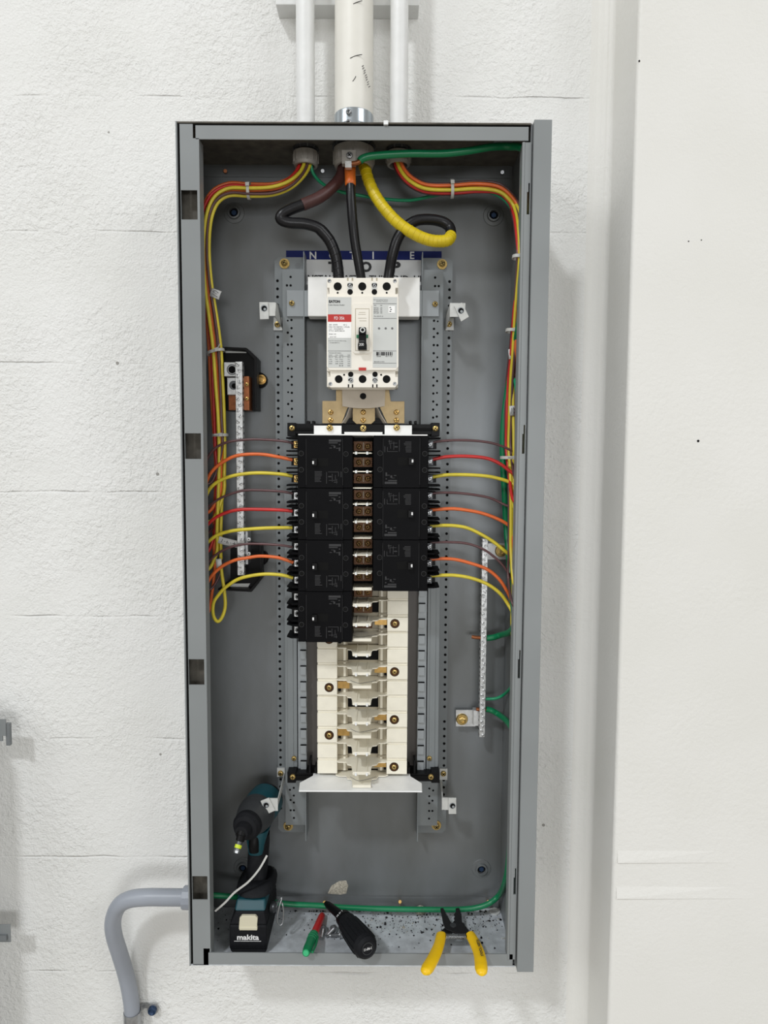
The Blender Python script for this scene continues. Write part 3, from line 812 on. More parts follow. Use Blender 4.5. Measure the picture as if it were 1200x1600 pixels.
# tiles
YT = -.075
z_b = P(565, 1208, YT).z; z_a = P(565, 960, YT).z
pitch = (z_a - z_b) / 10
X_ = lambda x, Y=YT: P(x, 1085, Y).x
for j in range(12):
    z0 = z_b + j * pitch; z1 = z0 + pitch
    mb = MB(); proud = .0015 if j % 3 == 0 else 0
    for side, (xa, xb) in enumerate(((496, 527), (604.5, 636.5))):
        pr = .0015 if (j % 3 == 0 and side == 1) or (j % 3 == 2 and side == 0) else 0
        mb.box(X_(xa), X_(xb), YT-.0025-pr, -.036, z0+.0004, z1-.0036, 'cream_plastic')
        mb.box(X_(xa+.4), X_(xb), YT-.0008, -.036, z1-.0036, z1, 'cream_plastic')
        if pr == 0:
            for xx, zz in ((xa+8, z0+.009), (xb-7, z0+.013)): mb.ydisc((X_(xx), 0, zz), .0042, YT-.0028, YT-.0025, 'cream_plastic', 18)
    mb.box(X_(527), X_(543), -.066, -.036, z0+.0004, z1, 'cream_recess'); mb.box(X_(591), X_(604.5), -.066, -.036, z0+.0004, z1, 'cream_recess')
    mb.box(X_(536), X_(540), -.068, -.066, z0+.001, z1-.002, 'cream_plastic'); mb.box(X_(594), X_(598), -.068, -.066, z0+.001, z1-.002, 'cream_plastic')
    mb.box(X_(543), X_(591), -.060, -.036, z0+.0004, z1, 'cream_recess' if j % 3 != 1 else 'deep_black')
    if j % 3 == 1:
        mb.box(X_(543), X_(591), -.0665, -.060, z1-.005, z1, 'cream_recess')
    mb.build('insulator_tile', bus, bevel=.0004)
    if j % 3 != 1:
        xa, xb = ((585, 604) if j % 3 == 0 else (527.5, 546))
        m_ = MB(); m_.box(X_(xa), X_(xb), -.0705, -.066, z0+.008, z1-.0065, 'brass'); m_.build('bus_stab', bus)
        m_ = MB(); xs_ = 600 if j % 3 == 0 else 528; m_.box(X_(xs_), X_(xs_+4.5), -.0692, -.066, z0+.003, z0+.0075, 'deep_black'); m_.build('slot', bus)
        cx = 616.3 if j % 3 == 0 else 514.6
        m_ = MB(); X = X_(cx); zc_ = (z0+z1)/2 - .0005; yf = YT-.004
        m_.ydisc((X, 0, zc_), .0073, yf-.0003, yf, 'gap_black', 24)
        m_.lathe((X, yf-.0003, zc_), (0, -1, 0), [(0, .0066), (.0006, .0064), (.0006, .0045), (.0002, .0040), (.0005, 0)], 'copper_dark', seg=22)
        screw_mb(m_, (X, 0, zc_), .0036, yf-.0018, yf-.0006, 'zinc_yellow'); m_.build('screw', bus)
mb = MB(); mb.prect(551.5, 684, 583, 925, -.066, -.0362, 'deep_black'); mb.build('pocket_shade_sheet', bus)  # added black sheet, stands for the shade in the pockets round the stabs
# copper stabs with paired screws, up between the breakers
for yy in (697, 722, 747.5, 773, 798.5, 823.5, 849, 874.5, 900, 925, 950, 974):
    Ys = -.080
    mb = MB(); mb.prect(553, yy-7.2, 581.5, yy+7.6, Ys, -.036, 'copper_dark')
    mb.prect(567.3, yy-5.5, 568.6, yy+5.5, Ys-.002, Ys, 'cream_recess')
    mb.build('bus_stab', bus)
    for xx in (560.8, 574.6): screw(bus, xx, yy+.5, 4.7, Ys-.0028, Ys, 'copper_screw')
# phase barrier shelves
YS = -.120
fr = [708, 737, 763, 788, 815.5, 841.5, 867.5, 896, 922, 946.5, 977, 1002, 1024, 1053.6, 1076, 1100.6, 1130.5, 1154, 1178, 1209, 1231.5]
for i, yf in enumerate(fr):
    z = P(565, yf, YS).z; k = i % 3
    low = i >= 8
    q = lambda x, Y: P(x, 1085 if low else 800, Y).x
    if low:
        pl = [(q(525, -.07), -.060), (q(525, -.07), -.077), (q(529, -.08), -.081), (q(541, -.08), -.081), (q(543, -.09), -.090), (q(549, -.09), -.092), (q(550, -.1), -.100), (q(550.5, -.12), YS),
              (q(579.5, -.12), YS), (q(580.5, -.1), -.100), (q(582, -.09), -.092), (q(589, -.09), -.090), (q(592, -.08), -.081), (q(602, -.08), -.081), (q(607, -.07), -.077), (q(607, -.07), -.060)]
    else:
        pl = [(q(553, -.07), -.060), (q(552.5, -.12), YS+.006), (q(554, -.12), YS), (q(580, -.12), YS), (q(581.5, -.12), YS+.006), (q(582, -.07), -.060)]
    if k == 2:
        sh = .0045; pl = [(a, min(-.060, b + (sh if b < -.095 else 0))) for a, b in pl]
    mb = MB(); mb.hprism(pl, z-.0006, z+.0009, 'cream_plastic')
    yfr = min(b for a, b in pl)
    mb.box(q(551.5, -.12), q(578.5 if k != 2 else 580, -.12), yfr-.0008, yfr+.0008, z-(.0012 if low else .0006), z+(.0032 if low else .0009), 'cream_plastic')
    if k != 2:
        for xx in (556.3, 573.6):
            X = q(xx, YS)
            mb.tube([(X, -.064, z+.0014), (X, YS-.0005, z+.0014)], .0009, 'cream_plastic', seg=6, raw=True)
            mb.cyl((X, YS-.0015, z-.002), (X, YS-.0015, z+.002), .0017, 'edge_white', seg=10)
    else:
        if low: mb.tube([(q(548, -.08), -.085, z+.0012), (q(560, -.1), -.098, z+.0012), (q(574, -.1), -.093, z+.0012), (q(588, -.09), -.084, z+.0012)], .00035, 'ink_grey', seg=5)
    mb.build('phase_barrier', bus)
# end shields, top seen edge on and bottom seen from above
mb = MB(); z = P(565, 679.5, -.125).z
pl = [(P(466, 679, -.125).x, -.125), (P(668, 678, -.125).x, -.125), (P(664, 678, -.10).x, -.105), (P(642, 678, -.075).x, -.074), (P(492, 678, -.075).x, -.074), (P(470, 678, -.10).x, -.105)]
mb.hprism(pl, z-.0007, z+.0009, 'white_plate')
mb.prect(490.5, 665, 533.5, 679, -.0755, -.0735, 'white_plate'); mb.prect(601, 664.5, 643.5, 679, -.0755, -.0735, 'white_plate'); mb.prect(538, 675, 597.5, 680, -.0765, -.0735, 'white_plate')
mb.build('end_shield', bus)
for x, y in ((515, 668.5), (620, 668), (567.5, 669)): screw(bus, x, y, 5.2, -.0805, -.0755, 'zinc_yellow')
mb = MB(); z = P(565, 1236.5, -.125).z
pl = [(P(467, 1237, -.125).x, -.125), (P(659.5, 1237, -.125).x, -.125), (P(659, 1225, -.099).x, -.099), (P(641, 1214, -.074).x, -.075), (P(641, 1214, -.074).x, -.066), (P(489, 1214, -.074).x, -.066), (P(489, 1214, -.074).x, -.075), (P(468.5, 1225, -.099).x, -.099)]
mb.hprism(pl, z-.0012, z+.0006, 'white_plate'); mb.prect(467.2, 1235.6, 659.3, 1237.3, -.1258, -.1238, 'edge_white')
mb.build('end_shield', bus)
# tinned connector straps between main breaker and bus
def connector(pts, Y, m='tin_bus'):
    mb = MB(); mb.ppoly(pts, Y, Y+.003, m); return mb.build('connector_strap', bus, bevel=.0004)
connector([(525, 609), (545, 609), (549, 627), (542, 640), (534, 661.5), (503.5, 661.5), (503.5, 626.5), (525, 626.5)], -.074)
connector([(591, 609), (608, 609), (610.5, 627), (632, 627), (632, 661.5), (605, 661.5), (596, 642), (589, 628)], -.074)
connector([(551, 634), (586, 634), (586, 657), (580, 662.5), (557, 662.5), (551, 657)], -.070)
for s_, xs_ in ((1, (546, 546, 541, 534)), (-1, (590, 590, 597, 604))):
    pts = [P(x, y, -.0735) for x, y in zip(xs_, (618, 636, 650, 661))]
    back = [Vector((p.x + s_ * .009, -.050, p.z)) for p in pts]
    mb = MB()
    for i in range(3):
        e_ = Vector((s_*.001, 0, 0)); slab_v = [pts[i], pts[i+1], back[i+1], back[i]]
        mb.add(slab_v + [p + e_ for p in slab_v], [(0,1,2,3),(7,6,5,4),(0,4,5,1),(1,5,6,2),(2,6,7,3),(3,7,4,0)], 'bus_shield')
    mb.build('connector_side', bus)
mb = MB(); pts = []
for k in range(9):
    u = k / 8; x = 535 + u * 66; sag = 3.5 * (1 - (2*u-1)**2)
    pts.append((x, 634.5 + sag))
mb.ppoly([(534.5, 609), (602, 609)] + pts[::-1], -.083, -.0815, 'bus_shield'); mb.pdisc(567.3, 619, 4.9, -.0834, -.083, 'deep_black', 22)
mb.build('insulating_shield', bus)
for x in (516.5, 567.5, 619.5):
    for y in (644, 656.5): screw(bus, x, y, 4.2, -.0775 if x != 567.5 else -.0735, -.074 if x != 567.5 else -.070, 'brass')

# ================================================================ BRANCH BREAKERS
YBF = -.125; YBB = -.062
zt_ = P(508, 680.4, YBF).z; HB = (zt_ - P(508, 1004, YBF).z) / 4
bx0, bx1 = P(463.7, 800, YBF).x, P(551.8, 800, YBF).x
BW = (bx1 - bx0) / 2
def branch_breaker(loc, label, brass_terms):
    """built at the origin: back at y=0, line terminals towards -x"""
    t = thing('branch_breaker', label, 'circuit breaker', (0, 0, 0), 'black three pole branch breakers')
    k = S(YBF); H = HB / 2; d = YBB - YBF
    X = lambda x: (x - 507.75) * k * .985
    Z = lambda y: -(y - 721.7) * k * .91
    g = .0003
    mb = MB(); mb.box(X(464), X(551.5), -d+.0018, 0, -H+g, H-g, 'breaker_black'); mb.build('case', t, bevel=.0008)
    mb = MB(); mb.box(X(477.5), X(536.5), -d, -d+.0018, -H+g+.0002, H-g-.0002, 'breaker_black_panel'); panel = mb
    mb = MB()
    mb.box(X(487), X(513), -d-.0003, -d, Z(729), Z(715.5), 'deep_black')
    hs_ = mb.build('handle_slot', t)
    mb = MB(); mb.box(X(487.8), X(496), -d-.0065, -d, Z(728.6), Z(716), 'mould_black'); tg_ = mb.build('toggle', t, bevel=.0006)
    mb = MB(); mb.box(X(488.5), X(491), -d-.0068, -d-.0065, Z(725.5), Z(720.5), 'ink_white'); mb.build('toggle_marking', tg_)
    mb = panel; f = -d - .0002
    mb.box(X(514), X(533.5), f, -d, Z(687.2), Z(683.4), 'print_grey'); mb.box(X(514), X(528), f, -d, Z(690.2), Z(688.3), 'print_grey')
    for xx, yy, ww, hh in ((517, 698, 4, 1.2), (523, 696, 3, 4), (528, 698.4, 5, 1.2), (531, 700, 2.2, 6), (531, 692, 2, 2), (520, 693.5, 5, .8)):
        mb.box(X(xx-ww/2), X(xx+ww/2), f, -d, Z(yy+hh/2), Z(yy-hh/2), 'print_grey')
    for r_ in range(9):
        yy = 738.5 + r_ * 2.4; ww = random.uniform(8, 12)
        if r_ < 8: mb.box(X(491.5), X(491.5+ww), f, -d, Z(yy+.5), Z(yy-.5), 'print_grey')
    for a in ((510, 739, .8, 20), (513, 738.6, 16, .8), (519, 742, .8, 14), (524, 744, .8, 10), (529, 738.6, .8, 8), (514, 753, 10, .8), (526, 751, .8, 8), (533, 738, 1, 10), (513, 746, 5, 2), (522, 756, 6, 1)):
        mb.box(X(a[0]), X(a[0]+a[2]), f, -d, Z(a[1]+a[3]), Z(a[1]), 'print_grey')
    for a in ((477.7, 682.5, .35, 79), (536, 682.5, .35, 79)): mb.box(X(a[0]), X(a[0]+a[2]), f, -d, Z(a[1]+a[3]), Z(a[1]), 'print_grey')
    mb.build('label_panel', t)
    yh = -d + .0015
    for xx, yy in ((470, 707.5), (470, 735.5), (541, 708), (541, 736)):
        mb = MB(); mb.ydisc((X(xx), 0, Z(yy)), .0033, yh, yh+.0005, 'deep_black', 18)
        mb.lathe((X(xx), yh+.0003, Z(yy)), (0, -1, 0), [(0, .0039), (.0005, .0037), (.0005, .0033)], 'print_grey', seg=18)
        mb.build('rivet_hole', t)
    for p in (1, 0, -1):
        zc = p * HB / 3
        for s_ in (1, -1):
            zf = zc + s_ * HB * .125
            m_ = MB()
            m_.hprism([(X(464), -.004), (X(464), -.048), (X(452), -.048), (X(443), -.040), (X(443), -.004)], zf-.0011, zf+.0011, 'breaker_black')
            m_.build('barrier_fin', t)
        m_ = MB(); m_.box(X(455), X(464.5), -.0385, -.018, zc-.0052, zc+.0052, {False: 'aluminium', True: 'brass', 'steel': 'steel_dark'}[brass_terms])
        m_.box(X(448), X(464.5), -.018, -.004, zc-.006, zc+.006, 'mould_black')
        lug = m_.build('terminal_lug', t, bevel=.0005)
        m_ = MB(); c = (X(460.3), -.0385, zc)
        if brass_terms: screw_mb(m_, (c[0], 0, c[2]), .0043, -.0425, -.0385, 'steel' if brass_terms == 'steel' else 'zinc_yellow')
        else:
            m_.lathe(c, (0, -1, 0), [(.0002, .0036), (.0008, .0036), (.0008, .0026), (.0003, .0024)], 'steel_dark', seg=18); m_.ydisc(c, .0021, -.0389, -.0385, 'deep_black', 14)
        m_.build('terminal_screw', lug)
    return t
def dup(root, loc, rot, label):
    r = root.copy(); C.objects.link(r); r.location = loc; r.rotation_euler = rot; r['label'] = label
    for ch in list(root.children):
        c = ch.copy(); C.objects.link(c); c.parent = r
        for g in list(ch.children):
            d = g.copy(); C.objects.link(d); d.parent = c
    return r
PX0 = (bx0 + bx1) / 2
ord_ = ['topmost', 'second from the top', 'third from the top']
names = ['black three pole breaker, %s of the left column' % a for a in ord_] + ['black three pole breaker without wires, lowest of the left column']
A_ = branch_breaker(None, names[0], True)
B_ = branch_breaker(None, names[1], False)
A_.location = (PX0, YBB, zt_ - HB / 2); B_.location = (PX0, YBB, zt_ - HB * 1.5)
dup(B_, (PX0, YBB, zt_ - HB * 2.5), (0, 0, 0), names[2])
dup(B_, (PX0 - .0005, YBB, zt_ - HB * 3.5), (0, 0, 0), names[3])
PX1 = P(582, 800, YBF).x + BW
C_ = None
for i in range(3):
    if i == 0:
        C_ = branch_breaker(None, 'black three pole breaker, topmost of the right column', 'steel')
        C_.location = (PX1, YBB, zt_ - HB * .5 + .0008); C_.rotation_euler = (0, math.pi, 0); continue
    dup(C_, (PX1, YBB, zt_ - HB * (i + .5) + .0008), (0, math.pi, 0), 'black three pole breaker, %s of the right column' % ['topmost', 'middle one', 'lowest'][i])
# ================================================================ NEUTRAL AND GROUND BARS
def terminal_bar(x0, x1, yt_, yb_, Yf, depth, label, n, cols):
    t = thing('terminal_bar', label, 'terminal bar', tuple(P((x0+x1)/2, yb_, Yf + depth)))
    a = P((x0+x1)/2, yt_, Yf); b = P((x0+x1)/2, yb_, Yf); w_ = (P(x1, (yt_+yb_)/2, Yf).x - P(x0, (yt_+yb_)/2, Yf).x) / 2
    X = (a.x + b.x) / 2
    mb = MB(); mb.box(X-w_, X+w_, Yf, Yf+depth, b.z, a.z, 'aluminium'); mb.build('bar', t, bevel=.0006)
    for k in range(n):
        z = a.z + (b.z - a.z) * (k + .5) / n; dx = (w_ * .30) * (1 if k % 2 else -1)
        m_ = MB(); r = w_ * .60; dp = random.uniform(.0008, .0022)
        m_.lathe((X+dx, Yf, z), (0, -1, 0), [(0, r), (dp, r*.96), (dp+.0004, r*.75), (dp+.0004, 0)], 'aluminium', seg=14)
        a_ = random.random() * 3; u = Vector((math.cos(a_), 0, math.sin(a_))); v_ = Vector((-math.sin(a_), 0, math.cos(a_)))
        c = Vector((X+dx, Yf-dp-.0006, z))
        m_.add([c+u*r*.8+v_*r*.16, c-u*r*.8+v_*r*.16, c-u*r*.8-v_*r*.16, c+u*r*.8-v_*r*.16], [(0,1,2,3)], 'steel_dark')
        m_.build('set_screw', t)
    # wire holes down the flank
    s_ = 1 if X < 0 else -1
    m_ = MB()
    for k in range(n):
        z = a.z + (b.z - a.z) * (k + .5) / n
        m_.cyl((X + s_*w_*.99, Yf+depth*(.35 if k % 2 else .65), z), (X + s_*(w_+.0002), Yf+depth*(.35 if k % 2 else .65), z), .0022, 'hole_black', seg=8)
    m_.build('wire_holes', t)
    return t
nb = terminal_bar(369.2, 380, 565, 899, -.066, .012, 'long neutral terminal bar full of slotted screws in front of the left black insulators', 38, 2)
YG = -.036
gb = terminal_bar(751.2, 760.2, 842, 1152, YG, .013, 'long ground terminal bar full of screws on the right side of the back panel', 44, 2)
for pts, sc_ in ((((760, 849), (790, 849), (790, 874), (760, 874)), (783, 861)), (((712.5, 1109.5), (743, 1109.5), (743, 1135), (712.5, 1135)), (722, 1124.5))):
    mb = MB(); mb.ppoly(pts, -.012, -.010, 'aluminium')
    if sc_[0] > 750: mb.prect(757, 850, 763, 873, -.024, -.010, 'aluminium')
    else: mb.prect(740, 1110, 752, 1134, -.024, -.010, 'aluminium')
    mb.box(P(pts[0][0], pts[0][1], -.01).x+.002, P(pts[1][0], pts[1][1], -.01).x-.002, -.010, 0, P(750, pts[2][1]-3, -.01).z, P(750, pts[0][1]+3, -.01).z, 'aluminium')
    mb.build('bar_bracket', gb)
    m_ = MB(); c = P(sc_[0], sc_[1], -.014)
    m_.lathe((c.x, -.012, c.z), (0, -1, 0), [(0, .0100), (.0015, .0095), (.003, .0085), (.003, .006)], 'zinc_yellow', seg=24)
    m_.lathe((c.x, -.015, c.z), (0, -1, 0), [(0, .0068), (.004, .0066), (.0045, .004), (.0025, .0035), (.0025, 0)], 'zinc_yellow', seg=6, smooth=False)
    m_.build('bracket_nut', gb)

# black insulating stand-offs
def standoff(up, label):
    t = thing('insulator_block', label, 'insulator', tuple(P(370, 640 if up else 905, -.004)))
    mb = MB()
    if up:
        mb.ppoly([(337, 543), (386, 544), (402, 560), (402, 641), (352, 641)], -.030, 0, 'mould_black')
        fr_ = [(334, 541), (385, 543.5), (401, 558), (401, 641), (398, 641), (397, 561), (383, 547), (337, 544.5)]
        mb.ppoly(fr_, -.050, -.030, 'mould_black')
        mb.prect(352, 546, 385, 551.5, -.0305, -.030, 'label_silver')
    else:
        mb.ppoly([(360, 846), (405, 852), (408, 903), (392, 924), (341, 920), (360, 905)], -.030, 0, 'mould_black')
        mb.ppoly([(405, 852), (408.5, 852), (409, 904), (393, 925), (340, 922), (341, 919.5), (391, 921), (406, 903)], -.050, -.030, 'mould_black')
        mb.ppoly([(365, 912), (391, 911.5), (386, 920), (354, 920)], -.0306, -.030, 'label_silver')
    mb.build('block', t, bevel=.0008)
    mb = MB()
    if up:
        c = P(405, 594, -.010); mb.lathe((c.x, 0, c.z), (0, -1, 0), [(0, .0125), (.010, .0125), (.011, .011), (.011, 0)], 'mould_black', seg=24)
        mb.build('ear', t)
        mb = MB(); c = P(408, 593, -.014)
        mb.lathe((c.x, -.011, c.z), (0, -1, 0), [(0, .0082), (.001, .0082), (.002, .0076), (.002, .006), (.005, .0058), (.0055, .004), (.003, .0036), (.003, 0)], 'brass', seg=20)
        mb.build('screw', t)
        mb = MB(); mb.prect(350, 566, 377, 588, -.055, -.030, 'aluminium'); c = P(362.5, 577.5, -.0555)
        mb.lathe((c.x, -.055, c.z), (0, -1, 0), [(.0004, .0082), (.0004, .0066)], 'steel_dark', seg=24); mb.ydisc(c, .0058, -.0556, -.055, 'hole_black', 24)
        mb.build('wire_lug', t, bevel=.0006)
        mb = MB(); mb.prect(355, 590, 378, 617, -.047, -.030, 'aluminium'); mb.pdisc(365, 602, 7, -.0474, -.047, 'steel_dark', 24); mb.pdisc(366, 603, 4, -.0477, -.0474, 'hole_black', 16)
        mb.build('wire_lug', t, bevel=.0006)
        mb = MB(); mb.prect(357, 617, 391, 641, -.036, -.030, 'tape_orange' if False else 'copper'); mb.prect(381, 588, 389.5, 641, -.056, -.030, 'copper'); mb.build('copper_strap', t, bevel=.0005)
        for y in (600.5, 623): screw(t, 385.5, y, 3.2, -.0585, -.056, 'brass')
    else:
        c = P(407, 872, -.010); mb.lathe((c.x, 0, c.z), (0, -1, 0), [(0, .0125), (.010, .0125), (.011, .011), (.011, 0)], 'mould_black', seg=24); mb.build('ear', t)
        mb = MB(); mb.prect(383.5, 830, 387.5, 882, -.056, -.030, 'steel'); mb.build('metal_strap', t, bevel=.0004)
        for y in (843, 865.5): screw(t, 388.5, y, 3.0, -.0585, -.056, 'edge_white')
    return t
standoff(True, 'upper black insulator block with lugs behind the neutral bar')
standoff(False, 'lower black insulator block behind the foot of the neutral bar')

# ================================================================ COVER CLIPS
def slab(mb, pts, d, m):
    """thin plate on a quad, thickened along d"""
    d = Vector(d); v = [Vector(p) for p in pts] + [Vector(p) + d for p in pts]
    n = len(pts)
    mb.add(v, [tuple(range(n)), tuple(range(2*n-1, n-1, -1))] + [(i, (i+1) % n, (i+1) % n + n, i + n) for i in range(n)], m)
def clip(label, foot, sc_, legtop, strap, nut, hole, Yt=-.062):
    t = thing('cover_clip_bracket', label, 'bracket', tuple(P(sc_[0], foot[3], -.013)))
    Yf = -.0145
    mb = MB(); mb.prect(foot[0], foot[1], foot[2], foot[3], Yf, Yf+.0022, 'bracket_white')
    (la, lb), (sa, sb) = legtop
    slab(mb, [P(*la, Yf), P(*lb, Yf), P(*sb, Yt), P(*sa, Yt)], (.0012, .0003, 0), 'bracket_white')
    mb.prect(strap[0], strap[1], strap[2], strap[3], Yt, Yt+.0016, 'bracket_white'); mb.build('bent_strap', t)
    screw(t, sc_[0], sc_[1], 4.6, Yf-.0035, Yf)
    mb = MB(); mb.ppoly(nut, Yt-.0028, Yt-.0002, 'bracket_white')
    mb.pdisc(hole[0], hole[1], 5.2, Yt-.0030, Yt-.0028, 'strap_grey', 20); mb.pdisc(hole[0]+.3, hole[1]+.4, 4.1, Yt-.0032, Yt-.003, 'hole_black', 20); mb.pdisc(hole[0]+1.2, hole[1]+1.6, 2.1, Yt-.0033, Yt-.0032, 'strap_grey', 14)
    mb.build('clip_nut', t, bevel=.0004)
clip('small bent bracket on the left rail beside the main breaker', (427.5, 496, 441, 516), (433, 506.5), (((434, 476), (441, 514)), ((430, 473), (428.5, 493))), (417, 472.5, 430, 493.5), [(405, 472), (419, 472), (420, 498.5), (406, 499)], (412.5, 481.5))
clip('small bent bracket with tilted nut on the right rail beside the main breaker', (696, 497, 709, 516), (702, 506), (((695, 500), (695, 516)), ((703, 474), (703, 495))), (703, 473.5, 727, 495), [(709.5, 478), (722, 472.5), (733, 495), (720.5, 502.5)], (720, 485))
clip('small bent bracket on the left rail near the drill, tilted nut', (433, 1200, 445, 1214), (438, 1209.5), (((444, 1207), (446, 1214)), ((433, 1250), (431.5, 1266))), (420, 1247.5, 434, 1267), [(407, 1252), (420, 1247), (430, 1266.5), (416.5, 1273)], (415.5, 1258), Yt=-.096)
clip('small bent bracket on the lower end of the right rail', (687, 1201, 699, 1218.5), (693, 1210), (((687, 1218), (690, 1218)), ((691, 1247), (691, 1265))), (690.5, 1246.5, 703, 1265.5), [(700.5, 1247), (713, 1247), (713, 1272), (701, 1272)], (707, 1259))

def W(x, y, Y, mg=.005):
    """point inside the box: pulled forward along the line of sight until it clears the side walls"""
    p = P(x, y, Y)
    while (p.x > XR - .002 - mg or p.x < XL + .002 + mg) and Y > -.126:
        Y -= .001; p = P(x, y, Y)
    p.x = max(min(p.x, XR - .002 - mg), XL + .002 + mg)
    return p

# ================================================================ POWER CABLES
def cable(name, label, cat, segs, r, parts, parent_loc=None):
    pass
RC = .0078
a = path([(536, 256, -.070), (533, 275, -.072), (520, 292, -.080), (500, 308, -.090), (478, 318, -.098), (455, 327, -.104), (441, 335, -.108), (439, 343, -.108), (452, 348, -.107), (478, 350, -.104), (500, 358, -.099), (515, 376, -.094), (524, 398, -.090), (528, 420, -.086), (529.5, 440, -.084)])
t = thing('power_cable', 'thick black cable with brown tape, sharply bent, leftmost of the main feeders', 'cable', tuple(a[-1]))
mb = MB(); mb.tube(a, RC, 'wire_black', seg=18, sub=8); mb.build('insulation', t)
mb = MB(); mb.tube(a[:5] + [a[4].lerp(a[5], .25)], RC*1.09, 'tape_brown', seg=18, sub=8); mb.build('phase_tape', t)
mb = MB(); mb.tube(a[10:], RC*1.06, 'wire_black', seg=18, sub=6)
for k in range(7):
    u = 11 + k * .5; i = int(u); p = a[i].lerp(a[min(i+1, 14)], u - i); mb.ring(p, (a[min(i+1, 14)] - a[max(i-1,0)]), RC*1.04, .0007, 'wire_black')
mb.build('black_tape', t)
a = path([(548, 250, -.080), (547, 265, -.088), (547.5, 285, -.096), (548.5, 310, -.100), (551, 345, -.100), (555, 380, -.096), (561, 415, -.090), (565, 440, -.084)])
t = thing('power_cable', 'thick black cable with orange tape running straight down in the middle', 'cable', tuple(a[-1]))
mb = MB(); mb.tube(a, [.0070]*8, 'wire_black', seg=18, sub=8); mb.build('insulation', t)
mb = MB(); mb.tube([a[0], a[1], a[2], a[2].lerp(a[3], .1)], .0080, 'tape_orange', seg=18, sub=6); mb.ring(a[1], (0, 0, 1), .0079, .0005, 'tape_orange'); mb.build('phase_tape', t)
b = path([(567, 252, -.066), (570, 262, -.070), (577, 285, -.078), (588, 308, -.086), (604, 330, -.094), (624, 350, -.100), (648, 366, -.104), (670, 375, -.106), (688, 377, -.106), (700, 375, -.102), (704.5, 368, -.092)])
c = path([(704.5, 368, -.092), (703, 356, -.086), (692, 347, -.086), (672, 343, -.090), (650, 345, -.094), (632, 357, -.096), (620, 376, -.096), (613, 400, -.092), (609, 422, -.086), (606.5, 440, -.084)])
t = thing('power_cable', 'thick black cable with yellow tape looping round to the right, rightmost main feeder', 'cable', tuple(c[-1]))
mb = MB(); mb.tube(b[-1:] + c[1:], RC, 'wire_black', seg=18, sub=8); mb.build('insulation', t)
mb = MB(); mb.tube(b, RC*1.08, 'tape_yellow', seg=18, sub=8)
pp, _ = smooth_path(b, [0]*len(b), 3)
for i in range(2, len(pp)-1): mb.ring(pp[i], pp[i+1]-pp[i-1], RC*1.06, .0006, 'tape_yellow')
mb.build('phase_tape', t)

# ================================================================ BRANCH WIRES
def offset_path(center, du, dy):
    """shift a pixel path sideways by du pixels and dy metres in depth"""
    out = []
    n = len(center)
    for i, (x, y, Y) in enumerate(center):
        a = center[max(0, i-1)]; b = center[min(n-1, i+1)]
        tx, ty = b[0]-a[0], b[1]-a[1]; l = math.hypot(tx, ty) or 1
        out.append((x - ty/l*du, y + tx/l*du, Y + dy))
    return out
WR = {'brown': .0019, 'orange': .0026, 'red': .0026, 'yellow': .0027}
Lc = [(478, 240, -.062), (478, 254, -.064), (470, 272, -.070), (452, 288, -.074), (425, 297, -.076), (389, 298, -.076), (360, 297, -.076), (340, 306, -.076), (328, 325, -.074), (322, 355, -.072), (321, 400, -.070),
      (325, 450, -.066), (332, 500, -.058), (337, 545, -.050), (340, 600, -.048), (343, 650, -.048), (345, 700, -.048)]
Ldown = [(345, 740), (344, 770), (343, 800), (342, 830), (342, 860), (343, 890)]
arcsL = [
 ('brown', [(322, 722), (327, 711), (338, 699), (355, 691), (378, 687.5), (400, 686.5), (430, 688), (450, 690.5), (458, 693)]),
 ('orange', [(320, 768), (323, 752), (331, 737), (345, 724), (365, 713.5), (385, 710), (410, 710), (435, 714), (457, 718.5)]),
 ('yellow', [(320, 782), (327, 765), (340, 753), (360, 744.5), (385, 740), (410, 739), (440, 741), (457, 744)]),
 ('brown', [(320, 800), (328, 790), (345, 778), (368, 769.5), (385, 766), (410, 766), (440, 768), (457, 771)]),
 ('red', [(319, 830), (325, 819), (340, 807), (360, 799), (380, 796), (410, 796), (440, 797), (457, 798.5)]),
 ('yellow', [(319, 858), (325, 847), (340, 836), (360, 830), (385, 827), (420, 825), (457, 824.5)]),
 ('brown', [(319, 890), (326, 878), (340, 865), (360, 855), (385, 850), (410, 850), (440, 852), (457, 855)]),
 ('orange', [(319, 925), (326, 907), (335, 895), (350, 883), (368, 875), (385, 872), (405, 869), (430, 870.5), (446, 874.5), (458, 879)]),
]
lanes = [(-7, .000), (-3.5, -.006), (-3.5, .005), (0.3, -.0005), (0.5, .010), (3.6, -.006), (3.6, .005), (7.2, .000), (9.5, .010)]
names9 = ['brown', 'orange', 'yellow', 'brown', 'red', 'yellow', 'brown', 'orange', 'yellow']
ordl = ['first', 'second', 'third', 'fourth', 'fifth', 'sixth', 'seventh', 'eighth', 'ninth']
laneL = [1, 3, 0, 4, 7, 5, 2, 8, 6]
